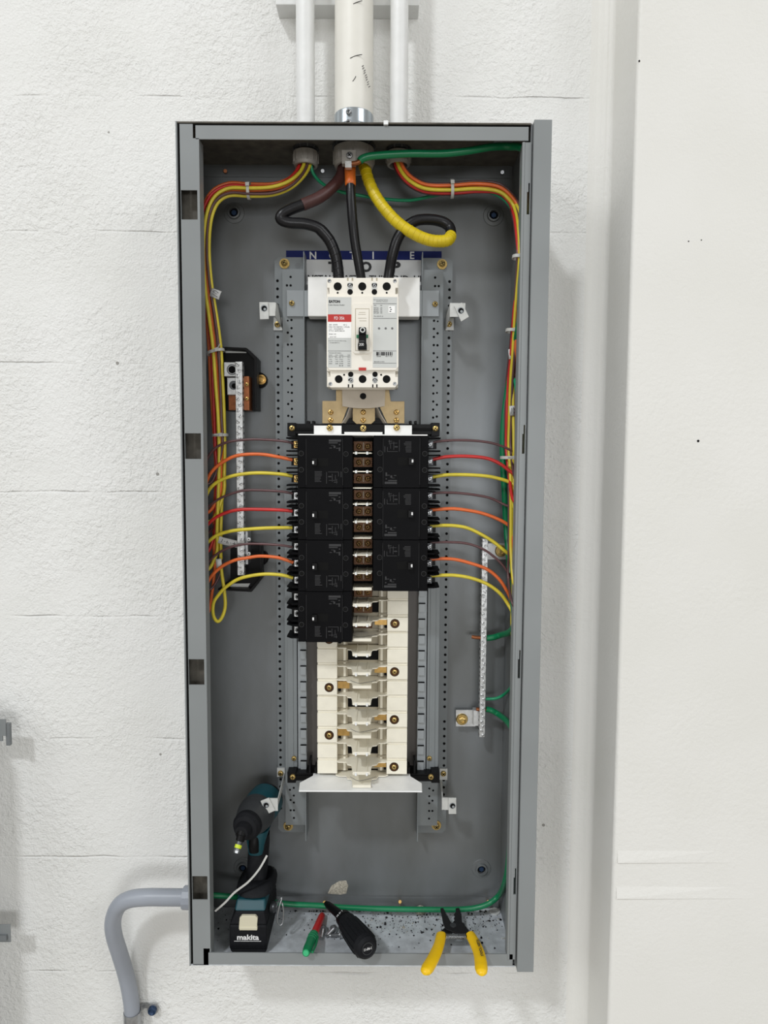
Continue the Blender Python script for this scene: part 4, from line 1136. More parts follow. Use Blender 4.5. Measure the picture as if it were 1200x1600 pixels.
for i in range(9):
    col = names9[i]; du, dy = lanes[laneL[i]]
    arc = arcsL[i][1] if i < 8 else [(342, 960), (336, 968), (332.5, 955), (334, 941), (341, 930), (352, 918), (370, 906), (390, 900), (415, 897), (440, 898.5), (458, 903)]
    cpth = offset_path(Lc, du, dy)
    yex = arc[0][1]
    ph = random.random()*6; cpth = [(x + 1.3*math.sin(ph + k*.9), y + (1.3*math.cos(ph + k*.8) if k > 1 else 0), Y + .0008*math.sin(ph*2 + k)) for k, (x, y, Y) in enumerate(cpth)]
    mg = .0035 + .0008 * laneL[i]; pts = [W(*q, mg) for q in cpth]
    if i < 8:
        for (x, y) in Ldown:
            if y < yex + 8: pts.append(W(x - du*.8, y, -.048 + dy, mg))
        pts.append(W(332 - du*.5, yex + 26, -.052 + dy, mg))
        pts.append(W(321 - i*.2, yex + 34, -.062 + dy*.5, .0035)); pts.append(W(316, yex + 22, -.072, .0035))
        ya = -.078
    else:
        for (x, y) in Ldown: pts.append(P(x + 3, y, -.048 + dy))
        pts += [P(350, 920, -.052), P(352, 945, -.060), P(348, 962, -.066), P(341, 971, -.070), P(335, 966, -.074)]
        arc = arc[2:]; ya = -.076
    n = len(arc)
    for k, (x, y) in enumerate(arc): pts.append(P(x, y, ya - .016 * min(1, k / (n-2)) if k < n-1 else -.092))
    mb = MB(); mb.tube(pts, WR[col], 'wire_' + col, seg=10, sub=6)
    o = mb.build('branch_wire', loc=pts[-1])
    tag(o, '%s insulated wire, %s from the top of those arching to the left breakers' % (col, ordl[i]), 'wire', 'wires of the left breakers')

Rc_ = [(623, 238, -.062), (623, 252, -.063), (630, 268, -.068), (645, 283, -.072), (668, 293, -.074), (706, 294, -.074), (745, 291, -.073), (778, 294, -.072), (797, 308, -.070), (808, 328, -.070), (814, 355, -.070), (817, 400, -.070),
       (813, 450, -.068), (808, 500, -.064), (804, 550, -.060), (800, 600, -.058), (799, 650, -.058), (799, 700, -.058)]
Rdown = [(800, 740), (801, 780), (801, 820), (801, 860), (800, 900), (799, 940), (798, 970)]
arcsR = [
 ('brown', [(822, 730), (806, 711), (795, 702), (775, 694), (755, 690), (730, 688), (705, 688), (682, 690), (672, 693)]),
 ('red', [(820, 762), (806, 745), (795, 735), (780, 724), (760, 716), (730, 713), (700, 713.5), (682, 716.5), (672, 719)]),
 ('yellow', [(820, 774), (806, 761), (795, 753), (780, 748), (760, 744), (730, 742), (700, 742), (684, 744), (672, 746)]),
 ('brown', [(820, 812), (805, 798), (785, 787), (765, 778), (740, 773), (710, 770), (684, 770), (672, 772)]),
 ('orange', [(818, 848), (804, 832), (795, 821), (780, 812), (760, 804), (740, 799), (710, 795), (684, 796), (672, 797)]),
 ('yellow', [(814, 892), (802, 874), (785, 858), (770, 846), (750, 834), (730, 825), (710, 821.5), (688, 821), (672, 822)]),
 ('brown', [(810, 925), (800, 907), (792, 892), (780, 877), (760, 861), (740, 852), (720, 848), (688, 847), (672, 848)]),
 ('orange', [(808, 965), (800, 943), (790, 920), (778, 903), (760, 889), (735, 880), (710, 874), (688, 873), (672, 874)]),
 ('yellow', [(808, 985), (803, 965), (793, 943), (780, 926), (760, 912), (735, 903), (710, 899), (688, 899), (672, 900)]),
]
lanesR = [(-6.5, .000), (-3, -.006), (-3, .005), (0, -.0005), (.5, .009), (3.4, -.006), (3.4, .005), (6.5, .000), (8.5, .009)]
laneR = [4, 7, 5, 0, 3, 6, 8, 1, 2]
namesR = [a for a, b in arcsR]
for i in range(9):
    col, arc = arcsR[i]; du, dy = lanesR[laneR[i]]
    ph = random.random()*6; mg = .0035 + .0011 * laneR[i]; pts = [W(x + 1.3*math.sin(ph + k*.9), y + (1.3*math.cos(ph + k*.8) if k > 1 else 0), Y + .0008*math.sin(ph*2 + k), mg) for k, (x, y, Y) in enumerate(offset_path(Rc_, du, dy))]
    yex = arc[0][1]
    for (x, y) in Rdown:
        if y < yex + 5: pts.append(W(x - du*.7, y, -.058 + dy, mg))
    dn = 12 if i < 7 else 22
    pts.append(W(800 - du*.5 + (0 if i > 6 else 4), yex + dn + 4, -.060 + dy, mg)); pts.append(W((812 if i < 7 else 801), yex + dn + 12, -.066 + dy*.5, .0035)); pts.append(W((812 if i < 7 else 804), yex + dn - 2, -.080, .0035))
    n = len(arc)
    for k, (x, y) in enumerate(arc):
        if k: pts.append(W(x, y, -.084 - .008 * min(1, k / (n-2)) if k < n-1 else -.092, .0035))
    mb = MB(); mb.tube(pts, WR[col], 'wire_' + col, seg=10, sub=6)
    o = mb.build('branch_wire', loc=pts[-1])
    tag(o, '%s insulated wire, %s from the top of those arching to the right breakers' % (col, ordl[i]), 'wire', 'wires of the right breakers')

# green grounding wires
def gwire(lst, r, m, label, name='ground_wire'):
    pts = [W(*q, .005) for q in lst]
    mb = MB(); mb.tube(pts, r, m, seg=14, sub=7)
    return tag(mb.build(name, loc=pts[-1]), label, 'wire')
t = thing('ground_wire', 'thick green ground wire leaving the middle bushing and running along the box top', 'wire', tuple(P(763, 996, -.03)))
g1 = [(562, 252, -.106), (568, 247, -.106), (587, 243, -.106), (640, 240, -.106), (690, 240, -.104), (730, 236, -.102), (765, 230, -.098), (795, 229, -.094), (818, 234, -.090), (832, 270, -.080), (828, 340, -.070), (822, 420, -.064), (812, 500, -.056),
      (801, 560, -.050), (793, 610, -.046), (787, 660, -.044), (785.5, 710, -.044), (788, 760, -.044), (791, 820, -.044), (795, 870, -.044), (799, 920, -.042), (803, 955, -.040), (803, 978, -.038), (795, 988, -.034), (783, 992, -.031), (770, 996, -.030), (760, 997, -.030)]
mb = MB(); mb.tube([W(*q, .0062) for q in g1], [.0052]*9 + [.0050]*10 + [.0048]*8, 'wire_green', seg=14, sub=7); mb.build('insulation', t)
m_ = MB(); m_.tube([P(563, 252, -.106), P(556, 255, -.106), P(546, 256, -.106)], .0034, 'copper', seg=10); m_.build('bare_copper', t)
m_ = MB(); m_.tube([P(762, 997, -.03), P(744, 996, -.030), P(737, 995, -.029)], .0030, 'copper', seg=10)
m_.build('bare_copper', t)
t = thing('ground_wire', 'long green ground wire curving round along the back of the box floor', 'wire', tuple(P(700, 1420, -.03)))
g2 = [(759, 1108, -.030), (768, 1110, -.030), (780, 1117, -.034), (793, 1128, -.038), (805, 1145, -.040), (808, 1165, -.040), (803, 1185, -.040), (799, 1220, -.040), (798, 1260, -.038), (797, 1310, -.036), (794, 1350, -.036), (789, 1378, -.036), (780, 1398, -.036), (765, 1411, -.036), (745, 1418, -.035), (715, 1421, -.034),
      (660, 1421, -.032), (600, 1420, -.030), (540, 1418, -.028), (500, 1415, -.028), (460, 1413, -.030), (430, 1410, -.034), (395, 1405, -.045), (365, 1401, -.058), (335, 1399, -.066), (305, 1400, -.070), (288, 1401, -.070)]
mb = MB(); mb.tube([(W(*q, .0062) if i < 25 else P(*q)) for i, q in enumerate(g2)], [.0046]*6 + [.0044]*21, 'wire_green', seg=14, sub=7); mb.build('insulation', t)
m_ = MB(); m_.tube([P(762, 1109, -.030), P(744, 1108, -.030)], .0030, 'copper', seg=10, raw=True); m_.build('bare_copper', t)
gwire([(484, 244, -.066), (486, 257, -.064), (490, 272, -.060), (505, 288, -.050), (530, 299, -.036), (560, 305, -.030), (600, 311, -.030), (640, 313, -.036), (672, 307, -.050), (704, 301, -.060), (735, 298, -.066), (765, 300, -.066), (790, 314, -.064), (806, 340, -.062), (813, 370, -.062),
       (812, 400, -.062), (809, 440, -.062), (805, 490, -.066), (801, 530, -.066), (803, 580, -.062), (810, 640, -.060), (816, 720, -.056), (818, 800, -.054), (818, 900, -.054), (818, 980, -.054), (814, 1040, -.060), (803, 1066, -.050), (790, 1083, -.040), (776, 1091, -.034), (759, 1092, -.031)],
      .0024, 'wire_green_light', 'thin green ground wire crossing below the bushings and running down to the ground bar')

# ================================================================ CABLE TIES AND MARKERS
def tie(x, y, Y, ang, R1, R2, label, tail=None):
    """flat nylon band round a bundle, ang = direction of the bundle in degrees in the picture plane"""
    c = W(x, y, Y, .012 if x > 700 else .008); a = math.radians(ang)
    A = Vector((math.cos(a), 0, -math.sin(a))); N = Vector((math.sin(a), 0, math.cos(a))); B = Vector((0, 1, 0))
    w_ = .0022; n = 28; v = []
    for k in range(n):
        t_ = 2*math.pi*k/n
        for (rr, s_) in ((0, -1), (0, 1), (.0012, 1), (.0012, -1)):
            v.append(c + N*math.cos(t_)*(R1+rr) + B*math.sin(t_)*(R2+rr) + A*w_*s_)
    f = []
    for k in range(n):
        k2 = (k+1) % n
        for j in range(4): f.append((4*k+j, 4*k+(j+1) % 4, 4*k2+(j+1) % 4, 4*k2+j))
    t = thing('cable_tie', label, 'cable tie', tuple(c))
    mb = MB(); mb.add(v, f, 'nylon'); mb.build('band', t)
    mb = MB(); h = c + N*(R1*.4) - B*(R2+.001)
    q = .0028
    vv = [h + A*sx_*q + N*sz*q*.9 + B*sy for sx_ in (-1, 1) for sy in (-.003, .0005) for sz in (-1, 1)]
    mb.add(vv, [(0,1,3,2),(4,6,7,5),(0,4,5,1),(2,3,7,6),(0,2,6,4),(1,5,7,3)], 'nylon')
    if tail: mb.tube([h, h + Vector(tail)], .0011, 'nylon', seg=6, raw=True)
    mb.build('tie_head', t, bevel=.0004)
    return t
tie(389, 298, -.074, 0, .0115, .0105, 'white cable tie round the wire bundle near the left bushing')
tie(706, 295, -.073, -3, .0125, .0105, 'white cable tie round the wire bundle below the right bushing')
tie(809, 402, -.068, 95, .0070, .0085, 'white cable tie on the right bundle, just below its bend')
tie(800, 517, -.062, 95, .0085, .0100, 'white cable tie at mid height between the bend and the markers on the right bundle', )
tie(796, 715, -.054, 90, .0130, .0145, 'white cable tie on the right bundle beside the red wire', (-.010, 0, .0005))
tie(337, 550, -.050, 75, .0130, .0135, 'white cable tie round the left bundle at the upper black insulator', (.006, -.004, .008))
tie(344, 680, -.048, 88, .0115, .0130, 'white cable tie round the left bundle above the first brown wire', (-.010, -.002, 0))
def marker(x, y, Y, w_, h_, rot, label, marks):
    """wrap-round write-on wire marker with handwriting"""
    t = thing('wire_marker', label, 'tag', tuple(P(x, y, Y)))
    c = W(x, y, Y, .008) + Vector((0, -.004 if x > 700 else 0, 0)); a = math.radians(rot); u = Vector((math.cos(a), 0, math.sin(a))); v_ = Vector((-math.sin(a), 0, math.cos(a)))
    n = 8; vs = []; k_ = S(Y)
    for i in range(n+1):
        s_ = i / n * 2 - 1
        for e_ in (1, -1): vs.append(c + u*s_*w_/2*k_ + v_*e_*h_/2*k_ + Vector((0, -.0022*(1-s_*s_), 0)))
    back = [p + Vector((0, .0005, 0)) for p in vs]
    m = len(vs)
    fs = [(2*i, 2*i+1, 2*i+3, 2*i+2) for i in range(n)] + [(m+2*i, m+2*i+2, m+2*i+3, m+2*i+1) for i in range(n)]
    fs += [(2*i, 2*i+2, m+2*i+2, m+2*i) for i in range(n)] + [(2*i+1, m+2*i+1, m+2*i+3, 2*i+3) for i in range(n)]
    mb = MB(); mb.add(vs + back, fs, 'paper_white', True); fm = mb.build('film', t)
    if marks:
        mb = MB()
        for st in marks:
            mb.tube([c + u*(p[0]*w_*k_) + v_*(p[1]*h_*k_) + Vector((0, -.0022*(1-4*p[0]*p[0]) - .0003, 0)) for p in st], .0004, 'ink', seg=5, raw=True)
        mb.build('handwriting', fm)
scr = [[(-.3, -.3), (-.15, .3), (0, -.2), (.1, .3)], [(.15, -.3), (.3, 0), (.2, .3)]]
marker(337, 459, -.076, 13, 15, 70, 'folded white wire marker sticking out of the left bundle near the top', scr)
marker(357, 847, -.064, 32, 11, -14, 'white wire marker with black handwriting in front of the lower insulator', [[(-.30, .25), (-.33, -.25)], [(-.2, 0), (-.14, 0)], [(-.05, .2), (-.08, -.2), (.02, -.2), (.0, 0), (-.06, 0)], [(.1, .0), (.15, -.02)], [(.22, 0), (.38, 0)], [(.3, .25), (.31, -.25)]])
marker(342, 881, -.062, 9, 16, 5, 'small blank white wire marker on the left bundle below the handwritten one', None)
marker(800, 642, -.068, 9, 15, 4, 'white wire marker on the yellow wire of the right bundle, upper of two close together', scr)
marker(808, 640, -.072, 6, 14, 0, 'narrow white wire marker half hidden by the right jamb', None)
marker(797, 554, -.072, 6, 15, 5, 'small white wire marker high on the right bundle below the cable tie', None)
# ================================================================ IMPACT DRIVER
ZFL = ZB + T + .0002
t = thing('impact_driver', 'teal and black cordless impact driver standing on its battery at lower left', 'power tool', (-.192, -.075, ZFL))
def frust(mb, lo, hi, z0, z1, m):
    """box with different bottom (x0,x1,y0,y1) and top rectangles"""
    v = [(lo[0], lo[2], z0), (lo[1], lo[2], z0), (lo[1], lo[3], z0), (lo[0], lo[3], z0), (hi[0], hi[2], z1), (hi[1], hi[2], z1), (hi[1], hi[3], z1), (hi[0], hi[3], z1)]
    mb.add(v, [(0,3,2,1),(4,5,6,7),(0,1,5,4),(1,2,6,5),(2,3,7,6),(3,0,4,7)], m)
Yb0 = -.118
xb0 = P(358, 1460, Yb0).x; xb1 = P(417, 1460, Yb0).x
zb1 = P(388, 1446, Yb0).z; zb2 = P(388, 1425, Yb0).z; zb3 = P(388, 1404, Yb0+.012).z
mb = MB()
frust(mb, (xb0+.003, xb1-.003, Yb0+.004, -.022), (xb0, xb1, Yb0, -.020), ZFL, ZFL+.008, 'rubber_black')
frust(mb, (xb0, xb1, Yb0, -.020), (xb0, xb1, Yb0, -.020), ZFL+.008, zb1, 'rubber_black')
frust(mb, (xb0, xb1, Yb0, -.020), (xb0+.010, xb1-.004, Yb0+.003, -.024), zb1, zb2, 'rubber_black')
bat = mb.build('battery', t, bevel=.003, bseg=3)
mb = MB(); z_a = zb2 - .002
frust(mb, (xb0+.008, xb1-.002, Yb0+.001, -.022), (xb0+.010, xb1-.004, Yb0+.012, -.026), z_a+.0022, zb3, 'teal_shell')
frust(mb, (xb0+.010, xb1-.004, Yb0+.012, -.026), (xb0+.018, xb1-.012, Yb0+.028, -.030), zb3, zb3+.006, 'teal_shell')
mb.build('battery_mount', t, bevel=.003, bseg=3)
mb = MB(); q0 = P(374, 1453, Yb0-.0018); q1 = P(402, 1431, Yb0-.0018)
mb.prism([(q0.x-.001, q0.z+.001), (q1.x-.001, q0.z+.001), (q1.x+.0005, q1.z-.004), (q1.x-.003, q1.z), (q0.x+.004, q1.z), (q0.x+.0005, q1.z-.004)], Yb0-.0022, Yb0+.008, 'button_cream')
mb.box(q0.x, q1.x, Yb0-.0032, Yb0+.004, q0.z, q0.z+.0055, 'button_cream')
mb.build('release_button', bat, bevel=.001)
mb = MB(); mb.text('makita', 387.5, 1464.5, 9.5, Yb0-.0004, 'ink_white', w=36, bold=.03); mb.prect(366, 1470.4, 408, 1471, Yb0-.0004, Yb0, 'ink_white'); mb.build('logo', bat)
# foot and handle
def loft(mb, rings, m, seg=20, caps=True, power=2.6):
    """superellipse sections: (centre, half width, half depth)"""
    v = []
    for (c, a_, b_) in rings:
        for k in range(seg):
            t_ = 2*math.pi*k/seg; ct, st = math.cos(t_), math.sin(t_)
            v.append((c[0] + a_*math.copysign(abs(ct)**(2/power), ct), c[1] + b_*math.copysign(abs(st)**(2/power), st), c[2]))
    f = []
    for i in range(len(rings)-1):
        for k in range(seg):
            f.append((i*seg+k, i*seg+(k+1) % seg, (i+1)*seg+(k+1) % seg, (i+1)*seg+k))
    mb.add(v, f, m, True)
    if caps: mb.add(v[:seg], [tuple(range(seg-1, -1, -1))], m); mb.add(v[-seg:], [tuple(range(seg))], m)
hx = lambda x, y, Y=-.075: P(x, y, Y)
xm = (xb0+xb1)/2
mb = MB(); z3 = zb3 + .004
h1 = hx(400, 1385); h2 = hx(402, 1350); h3 = hx(404, 1322, -.070); h4 = hx(404, 1303, -.066)
loft(mb, [((xm+.006, -.070, z3), .031, .042), ((xm+.007, -.070, z3+.005), .030, .040), ((xm+.010, -.070, z3+.010), .024, .030), ((xm+.014, -.070, z3+.016), .0165, .021), ((h1.x, -.070, h1.z), .0155, .020), ((h2.x, -.070, h2.z), .0160, .021), ((h3.x, -.066, h3.z), .0165, .020), ((h4.x, -.064, h4.z), .017, .019)], 'rubber_black')
mb.build('handle', t)
mb = MB(); c0 = hx(399, 1317, -.094); c1 = hx(405, 1300, -.070)
loft(mb, [((h3.x-.002, -.076, P(400, 1338, -.09).z), .0125, .013), ((h3.x-.002, -.078, P(400, 1325, -.09).z), .0135, .015), ((h4.x-.001, -.074, P(400, 1308, -.08).z), .0165, .020), ((h4.x, -.068, P(400, 1296, -.08).z), .020, .026)], 'teal_shell')
mb.build('trigger_housing', t)
mb = MB(); ct = P(396, 1322, -.096)
loft(mb, [((ct.x, -.090, ct.z-.012), .0075, .007), ((ct.x, -.093, ct.z), .008, .008), ((ct.x, -.088, ct.z+.013), .008, .007)], 'mould_black')
mb.build('trigger', t)
# motor body, gear case, nose and bit along one axis
rear = P(419, 1246, -.030); nose = P(386, 1290, -.118); ax = (nose - rear); Lx = ax.length; A = ax.normalized()
mb = MB()
mb.lathe(rear, A, [(-.004, 0, 'mould_black'), (-.004, .020, 'mould_black'), (.004, .027, 'mould_black'), (.010, .0285)], 'teal_shell', seg=36)
mb.lathe(rear, A, [(.010, .0285), (.030, .0290), (.042, .0285), (.050, .0275)], 'teal_shell', seg=36)
mb.build('motor_housing', t)
mb = MB()
mb.lathe(rear, A, [(.046, .0290), (.054, .0292), (.066, .0275), (.078, .0240), (.086, .0212)], 'gearcase_grey', seg=36)
mb.build('gear_case', t)
mb = MB()
mb.lathe(rear, A, [(.084, .0222), (.092, .0220), (.098, .0185), (.100, .0130), (.102, .0128), (.106, .0118), (.112, .0100), (.113, .0)], 'rubber_black', seg=36)
mb.build('nose_bumper', t)
tip = P(369, 1333, -.150)
b0 = rear + A * .106
A2 = (tip - b0).normalized(); LL = (tip - b0).length
mb = MB(); mb.lathe(b0, A2, [(0, .0085), (LL*.2, .0085), (LL*.22, .0068), (LL*.45, .0064), (LL*.47, .0052)], 'mould_black', seg=24); mb.build('chuck_sleeve', t)
mb = MB(); mb.lathe(b0, A2, [(LL*.4, .0046), (LL*.62, .0046), (LL*.66, .0050)], 'steel_dark', seg=12)
mb.lathe(b0, A2, [(LL*.62, .0052), (LL*.78, .0052)], 'band_lime', seg=20)
mb.lathe(b0, A2, [(LL*.78, .0040), (LL*.86, .0046), (LL*.9, .0046), (LL, .0040), (LL, 0)], 'steel', seg=6, smooth=False); mb.build('driver_bit', t)
# belt hook
hk = [P(431, 1418, -.085), P(437, 1405, -.088), P(440, 1404, -.09), P(436, 1418, -.094), P(433, 1436, -.096), P(436, 1445, -.096), P(441, 1443, -.094), P(443, 1428, -.092), P(441, 1412, -.090), P(435, 1408, -.084), P(428, 1410, -.078)]
mb = MB(); mb.tube(hk, .0013, 'steel', seg=8); mb.build('belt_hook', t)
mb = MB(); fc = P(424, 1417, -.085); mb.lathe(fc, (1, -.2, 0), [(0, .008), (.006, .008), (.008, .005), (.008, 0)], 'steel_dark', seg=20); mb.build('hook_screw', t)

# loose nylon strap in front of the driver
pts = [P(336, 1424, -.118), P(352, 1410, -.117), P(366, 1395, -.116), P(388, 1378, -.116), (P(405, 1358, -.114)), P(417, 1337, -.110)]
mb = MB()
q, _ = smooth_path(pts, [0]*6, 6); n = len(q); v = []
for i in range(n):
    a_ = q[max(0, i-1)]; b_ = q[min(n-1, i+1)]; d = (b_-a_).normalized(); s_ = d.cross(Vector((0, 1, 0))).normalized() * .0015
    v += [q[i]+s_, q[i]-s_, q[i]-s_+Vector((0, .001, 0)), q[i]+s_+Vector((0, .001, 0))]
f = []
for i in range(n-1):
    for j in range(4): f.append((4*i+j, 4*i+(j+1) % 4, 4*i+4+(j+1) % 4, 4*i+4+j))
mb.add(v, f, 'nylon'); tag(mb.build('nylon_strap'), 'loose white nylon strap leaning across the front of the impact driver', 'cable tie')

# ================================================================ MARKER PEN
ZLIP = zl
a = P(504, 1431, -.030); b = P(478, 1489, -.150)
b.z = max(b.z, ZLIP + .0085); a.z = ZFL + .0062
A = (b - a).normalized(); LL = (b - a).length
t = thing('marker_pen', 'red marker pen with a green cap lying on the box floor', 'pen', tuple((a+b)/2))
mb = MB(); mb.lathe(a, A, [(-.001, 0), (0, .0030), (.003, .0048), (.010, .0056), (LL*.52, .0060), (LL*.56, .0060)], 'marker_red', seg=24); mb.build('barrel', t)
mb = MB(); mb.lathe(a, A, [(LL*.55, .0074), (LL*.92, .0070), (LL*.97, .0062), (LL, .0056)], 'marker_green', seg=24)
for k in range(3): mb.ring(a + A*(LL*(.60 + k*.05)), A, .0073, .0006, 'marker_green')
mb.lathe(a, A, [(LL, .0056), (LL, .0046, 'marker_green_light'), (LL+.0012, .0040, 'marker_green_light'), (LL+.0014, 0)], 'marker_green', seg=24)
cap = mb.build('cap', t)
mb = MB(); side = A.cross(Vector((0, 0, 1))).normalized() * -1
if side.x < 0: side = -side
mb.tube([a + A*(LL*.60) + side*.0078, a + A*(LL*.80) + side*.0098, a + A*(LL*.97) + side*.0092], .0018, 'marker_green', seg=8); mb.build('pocket_clip', cap)

# ================================================================ SCREWDRIVER
h0 = P(541, 1440, -.080); h1 = P(574, 1482, -.158)
dz = max(0, ZLIP + .0185 - P(566, 1472, -.138).z)
A = (h1 - h0).normalized(); LL = (h1 - h0).length
sh = P(509, 1411, -.028)
t = thing('screwdriver', 'black handled multi-bit screwdriver lying over the bottom lip', 'screwdriver', tuple((h0+h1)/2))
mb = MB()
mb.lathe(h0, A, [(-.002, .0120), (.004, .0150), (.012, .0156), (.024, .0168), (.040, .0176), (LL*.7, .0184), (LL*.9, .0186), (LL*.98, .0160), (LL+.002, .0120), (LL+.0012, .0105), (LL+.0012, 0)], 'rubber_black', seg=32)
u = A.cross(Vector((0, 0, 1))).normalized(); w_ = u.cross(A).normalized()
for k in range(14):
    an = 2*math.pi*k/14; d = u*math.cos(an) + w_*math.sin(an)
    mb.tube([h0 + A*.016 + d*.0160, h0 + A*.030 + d*.0172, h0 + A*(LL*.7) + d*.0186, h0 + A*(LL*.88) + d*.0187], .0011, 'rubber_black', seg=6, raw=True)
mb.build('grip', t)
mb = MB(); mb.lathe(h0, A, [(-.016, .0095), (-.014, .0125), (-.004, .0130), (-.001, .0118)], 'mould_black', seg=28); mb.build('collar', t)
mb = MB(); c = h0 - A*.009 + (Vector((-.2, -.75, .65)).normalized())*.0131
nrm = Vector((-.1, -.75, .65)); nrm = (nrm - A*nrm.dot(A)).normalized(); c = h0 - A*.009 + nrm*.0131
uu = A.cross(nrm).normalized()
mb.textplane('10 in 1', c, uu if uu.x > 0 else -uu, nrm.cross(uu) if (nrm.cross(uu)).z > 0 else -nrm.cross(uu), .0040, 'ink_white', w=.012, bold=.03); mb.build('collar_print', t)
mb = MB(); hs = h0 - A*.015; B2 = (sh - hs)
mb.tube([hs, hs + B2*.5, hs + B2*.85, sh], [.0080, .0066, .0058, .0036], 'mould_black', seg=18, raw=True); mb.build('shaft', t)
mb = MB(); f_ = h1 + A * .0016
mb.lathe(h1, A, [(.0013, .0088), (.0013, .0078)], 'gearcase_grey', seg=28)
uy = (Vector((0, 0, 1)) - A * A.z).normalized(); ux = uy.cross(-A).normalized()
if ux.x < 0: ux = -ux
mb.textplane('11-IN-1', f_, ux, uy, .0038, 'ink_white', w=.012, bold=.02); mb.build('end_print', t)

# ================================================================ WIRE STRIPPERS
t = thing('wire_strippers', 'wire strippers with yellow handles hanging over the bottom lip', 'pliers', tuple(P(710, 1460, -.09)))
def PZ(x, y, z):
    """photo pixel -> point on the horizontal plane at height z"""
    r = CR @ Vector(((x - 600) / F_PX, -(y - 800) / F_PX, -1.0)); k = (z - CAM.z) / r.z
    return CAM + r * k
ZP = ZLIP + .0075
def flat(pts, z0, z1, m, name, bevel=.0006):
    mb = MB(); q = [PZ(x, y, z1) for x, y in pts]; mb.hprism([(p.x, p.y) for p in q], z0, z1, m); return mb.build(name, t, bevel=bevel)
flat([(688, 1419), (692.5, 1418), (697, 1427), (701, 1434), (705, 1441), (712, 1443), (728, 1447), (735, 1457), (736, 1462), (724, 1464), (712, 1457), (696, 1451), (692, 1440)], ZP-.0005, ZP+.0024, 'blade_black', 'blade')
flat([(712, 1419), (717, 1418), (721, 1428), (722, 1440), (727, 1445), (722, 1449), (708, 1455), (700, 1462), (686, 1463), (688, 1455), (695, 1449), (706, 1443), (711, 1436), (709, 1434), (711, 1431), (709, 1428), (712, 1425)], ZP-.0035, ZP-.0006, 'blade_black', 'blade')
mb = MB(); c = PZ(708, 1446, ZP+.0024); mb.lathe((c.x, c.y, ZP+.002), (0, 0, 1), [(0, .0052), (.0014, .0050), (.0018, .0038), (.0018, 0)], 'gearcase_grey', seg=20); mb.build('pivot', t)
mb = MB(); s0 = PZ(697, 1464, ZP); s1 = PZ(728, 1464, ZP); pts = []
for k in range(14*10+1):
    u_ = k / 140; p = s0.lerp(s1, u_); an = 2*math.pi*14*u_
    pts.append(p + Vector((0, math.cos(an)*.0042, math.sin(an)*.0042)))
mb.tube(pts, .0006, 'steel', seg=5, raw=True); mb.build('spring', t)
def handle(px_, rr, nm):
    pts = [PZ(x, y, ZP + zz) for x, y, zz in px_]
    mb = MB()
    q, r_ = smooth_path(pts, rr, 6)
    # flattened oval section
    n = len(q); seg = 16; v = []
    for i in range(n):
        d = (q[min(n-1, i+1)] - q[max(0, i-1)]).normalized(); s_ = d.cross(Vector((0, 0, 1))).normalized(); up_ = s_.cross(d)
        for k in range(seg):
            an = 2*math.pi*k/seg; v.append(q[i] + s_*math.cos(an)*r_[i] + up_*math.sin(an)*r_[i]*.72)
    f = [(i*seg+k, i*seg+(k+1) % seg, (i+1)*seg+(k+1) % seg, (i+1)*seg+k) for i in range(n-1) for k in range(seg)]
    mb.add(v, f, 'grip_yellow', True); mb.add(v[:seg], [tuple(range(seg-1, -1, -1))], 'grip_yellow'); mb.add(v[-seg:], [tuple(range(seg))], 'grip_yellow')
    return mb.build('grip', t), q
handle([(689, 1460, 0), (689, 1463, 0), (686, 1476, .001), (681, 1489, .002), (674, 1503, .003), (668, 1513, .003), (665, 1518, .003), (663.5, 1521.5, .003)], [.0076, .0080, .0082, .0088, .0092, .0094, .0080, .0030], 'l')
g_, q = handle([(734, 1460, 0), (736, 1463, 0), (742, 1474, .001), (748, 1488, .002), (751, 1502, .003), (752, 1513, .003), (752.5, 1519, .003), (752.5, 1523, .003)], [.0076, .0080, .0084, .0088, .0092, .0094, .0080, .0030], 'r')
# lettering along the right grip
mb = MB()
txt = 'KLEIN TOOLS'
a_ = PZ(747, 1470, ZP+.0092); b_ = PZ(754.5, 1494, ZP+.0100)
d = (b_ - a_).normalized(); nn = Vector((0, -.25, 1)).normalized(); upv = nn.cross(d).normalized()
mb.textplane(txt, (a_+b_)/2 + Vector((-.001, 0, .0012)), d, upv, .0042, 'ink', w=(b_-a_).length*1.05, bold=.04); mb.build('lettering', g_)

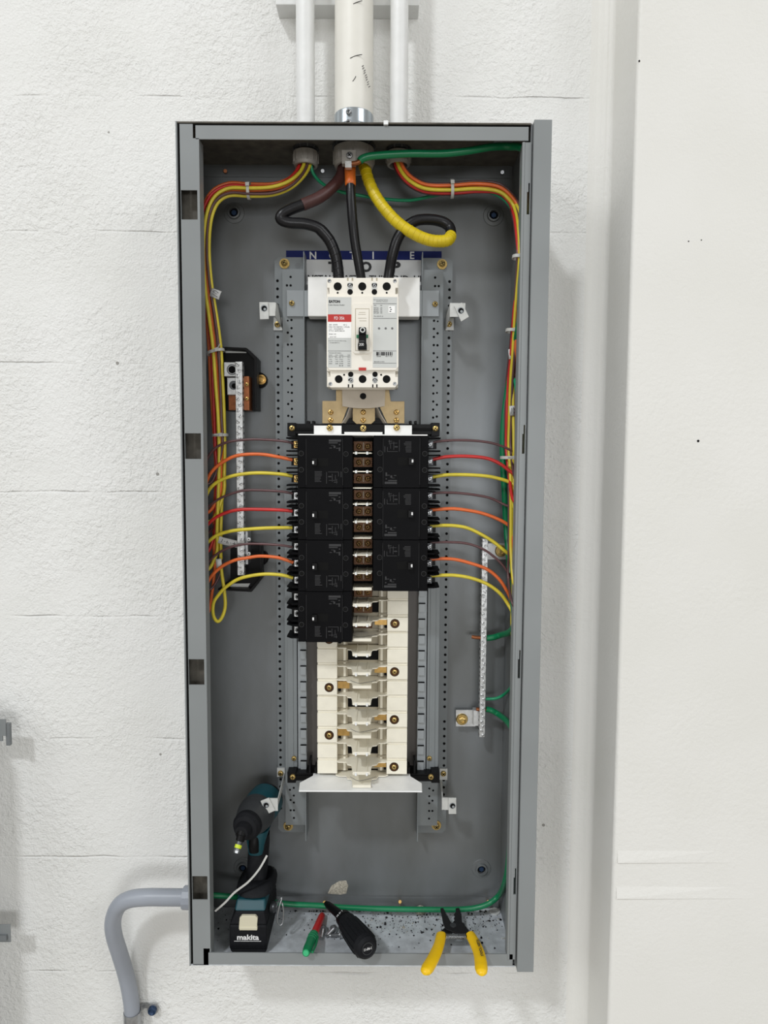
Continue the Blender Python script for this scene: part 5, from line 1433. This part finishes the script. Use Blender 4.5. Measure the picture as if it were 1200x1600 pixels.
# ================================================================ LOOSE BOLTS
def bolt(hx_, hy, tx_, ty, label, r=.0035, hex_=True):
    a = PZ(hx_, hy, ZFL + .0052); b = PZ(tx_, ty, ZFL + .0034)
    A = (b - a).normalized(); L_ = (b - a).length
    t = thing('bolt', label, 'bolt', tuple((a+b)/2))
    mb = MB(); mb.lathe(a, A, [(0, 0), (0, .0050), (.0005, .0056), (.0045, .0056), (.0045, .0030)], 'steel', seg=6, smooth=False)
    mb.lathe(a, A, [(.0045, .0066), (.0056, .0066), (.0056, .003)], 'steel', seg=20); mb.build('bolt_head', t)
    mb = MB(); prof = [(.005, .0030)]
    k = .0065
    while k < L_ - .002: prof += [(k, .0031), (k+.0005, .0026)]; k += .0010
    prof += [(L_, .0024), (L_, 0)]
    mb.lathe(a, A, prof, 'steel', seg=14); mb.build('shank', t)
bolt(505.5, 1449, 501.5, 1467, 'small loose bolt on the box floor, nearest the pen')
bolt(524, 1449, 510, 1463, 'middle loose bolt on the box floor, pointing down left')
bolt(536, 1460, 515, 1462, 'bright headed loose bolt on the box floor, nearest the screwdriver')

# ================================================================ FLOOR DEBRIS
mb = MB()
for k in range(1000):
    if random.random() < .75: x = random.uniform(560, 792); y = random.gauss(1438, 17)
    else: x = random.uniform(340, 560); y = random.gauss(1432, 14)
    y = min(max(y, 1424), 1482)
    c = PZ(x, y, ZFL); 
    if c.x > XR - .006: continue
    r = random.choice((.0004, .0005, .0007, .0009, .0013)) if random.random() < .96 else .0021
    a = random.random()*6.28; n = random.choice((3, 4, 5)); h = r * .7
    pts = [(c.x + r*math.cos(a + 6.28*i/n)*random.uniform(.6, 1.2), c.y + r*math.sin(a + 6.28*i/n)) for i in range(n)]
    mb.hprism(pts, ZFL, ZFL+h, random.choice(('hole_black', 'gap_black', 'ink', 'ink', 'ink', 'ink', 'dust', 'label_silver')))
o = mb.build('debris'); tag(o, 'scattered dark chips and dust along the back of the box floor', 'debris', kind='stuff')
mb = MB()
c = PZ(657, 1424, ZFL)
mb.lathe((c.x, c.y, ZFL), (.1, -.1, 1), [(0, .010), (.004, .009), (.008, .005), (.009, 0)], 'dust', seg=9, smooth=False)
tag(mb.build('mortar_crumb'), 'crumb of grey mortar lying against the green wire on the box floor', 'debris')
mb = MB(); c = PZ(773, 1425, ZFL)
mb.lathe((c.x, c.y, ZFL), (0, 0, 1), [(0, .009), (.002, .009), (.002, .005), (.0005, .0045), (.0005, 0)], 'label_silver', seg=20)
tag(mb.build('washer'), 'pale round disc lying in the right rear corner of the box floor', 'washer')
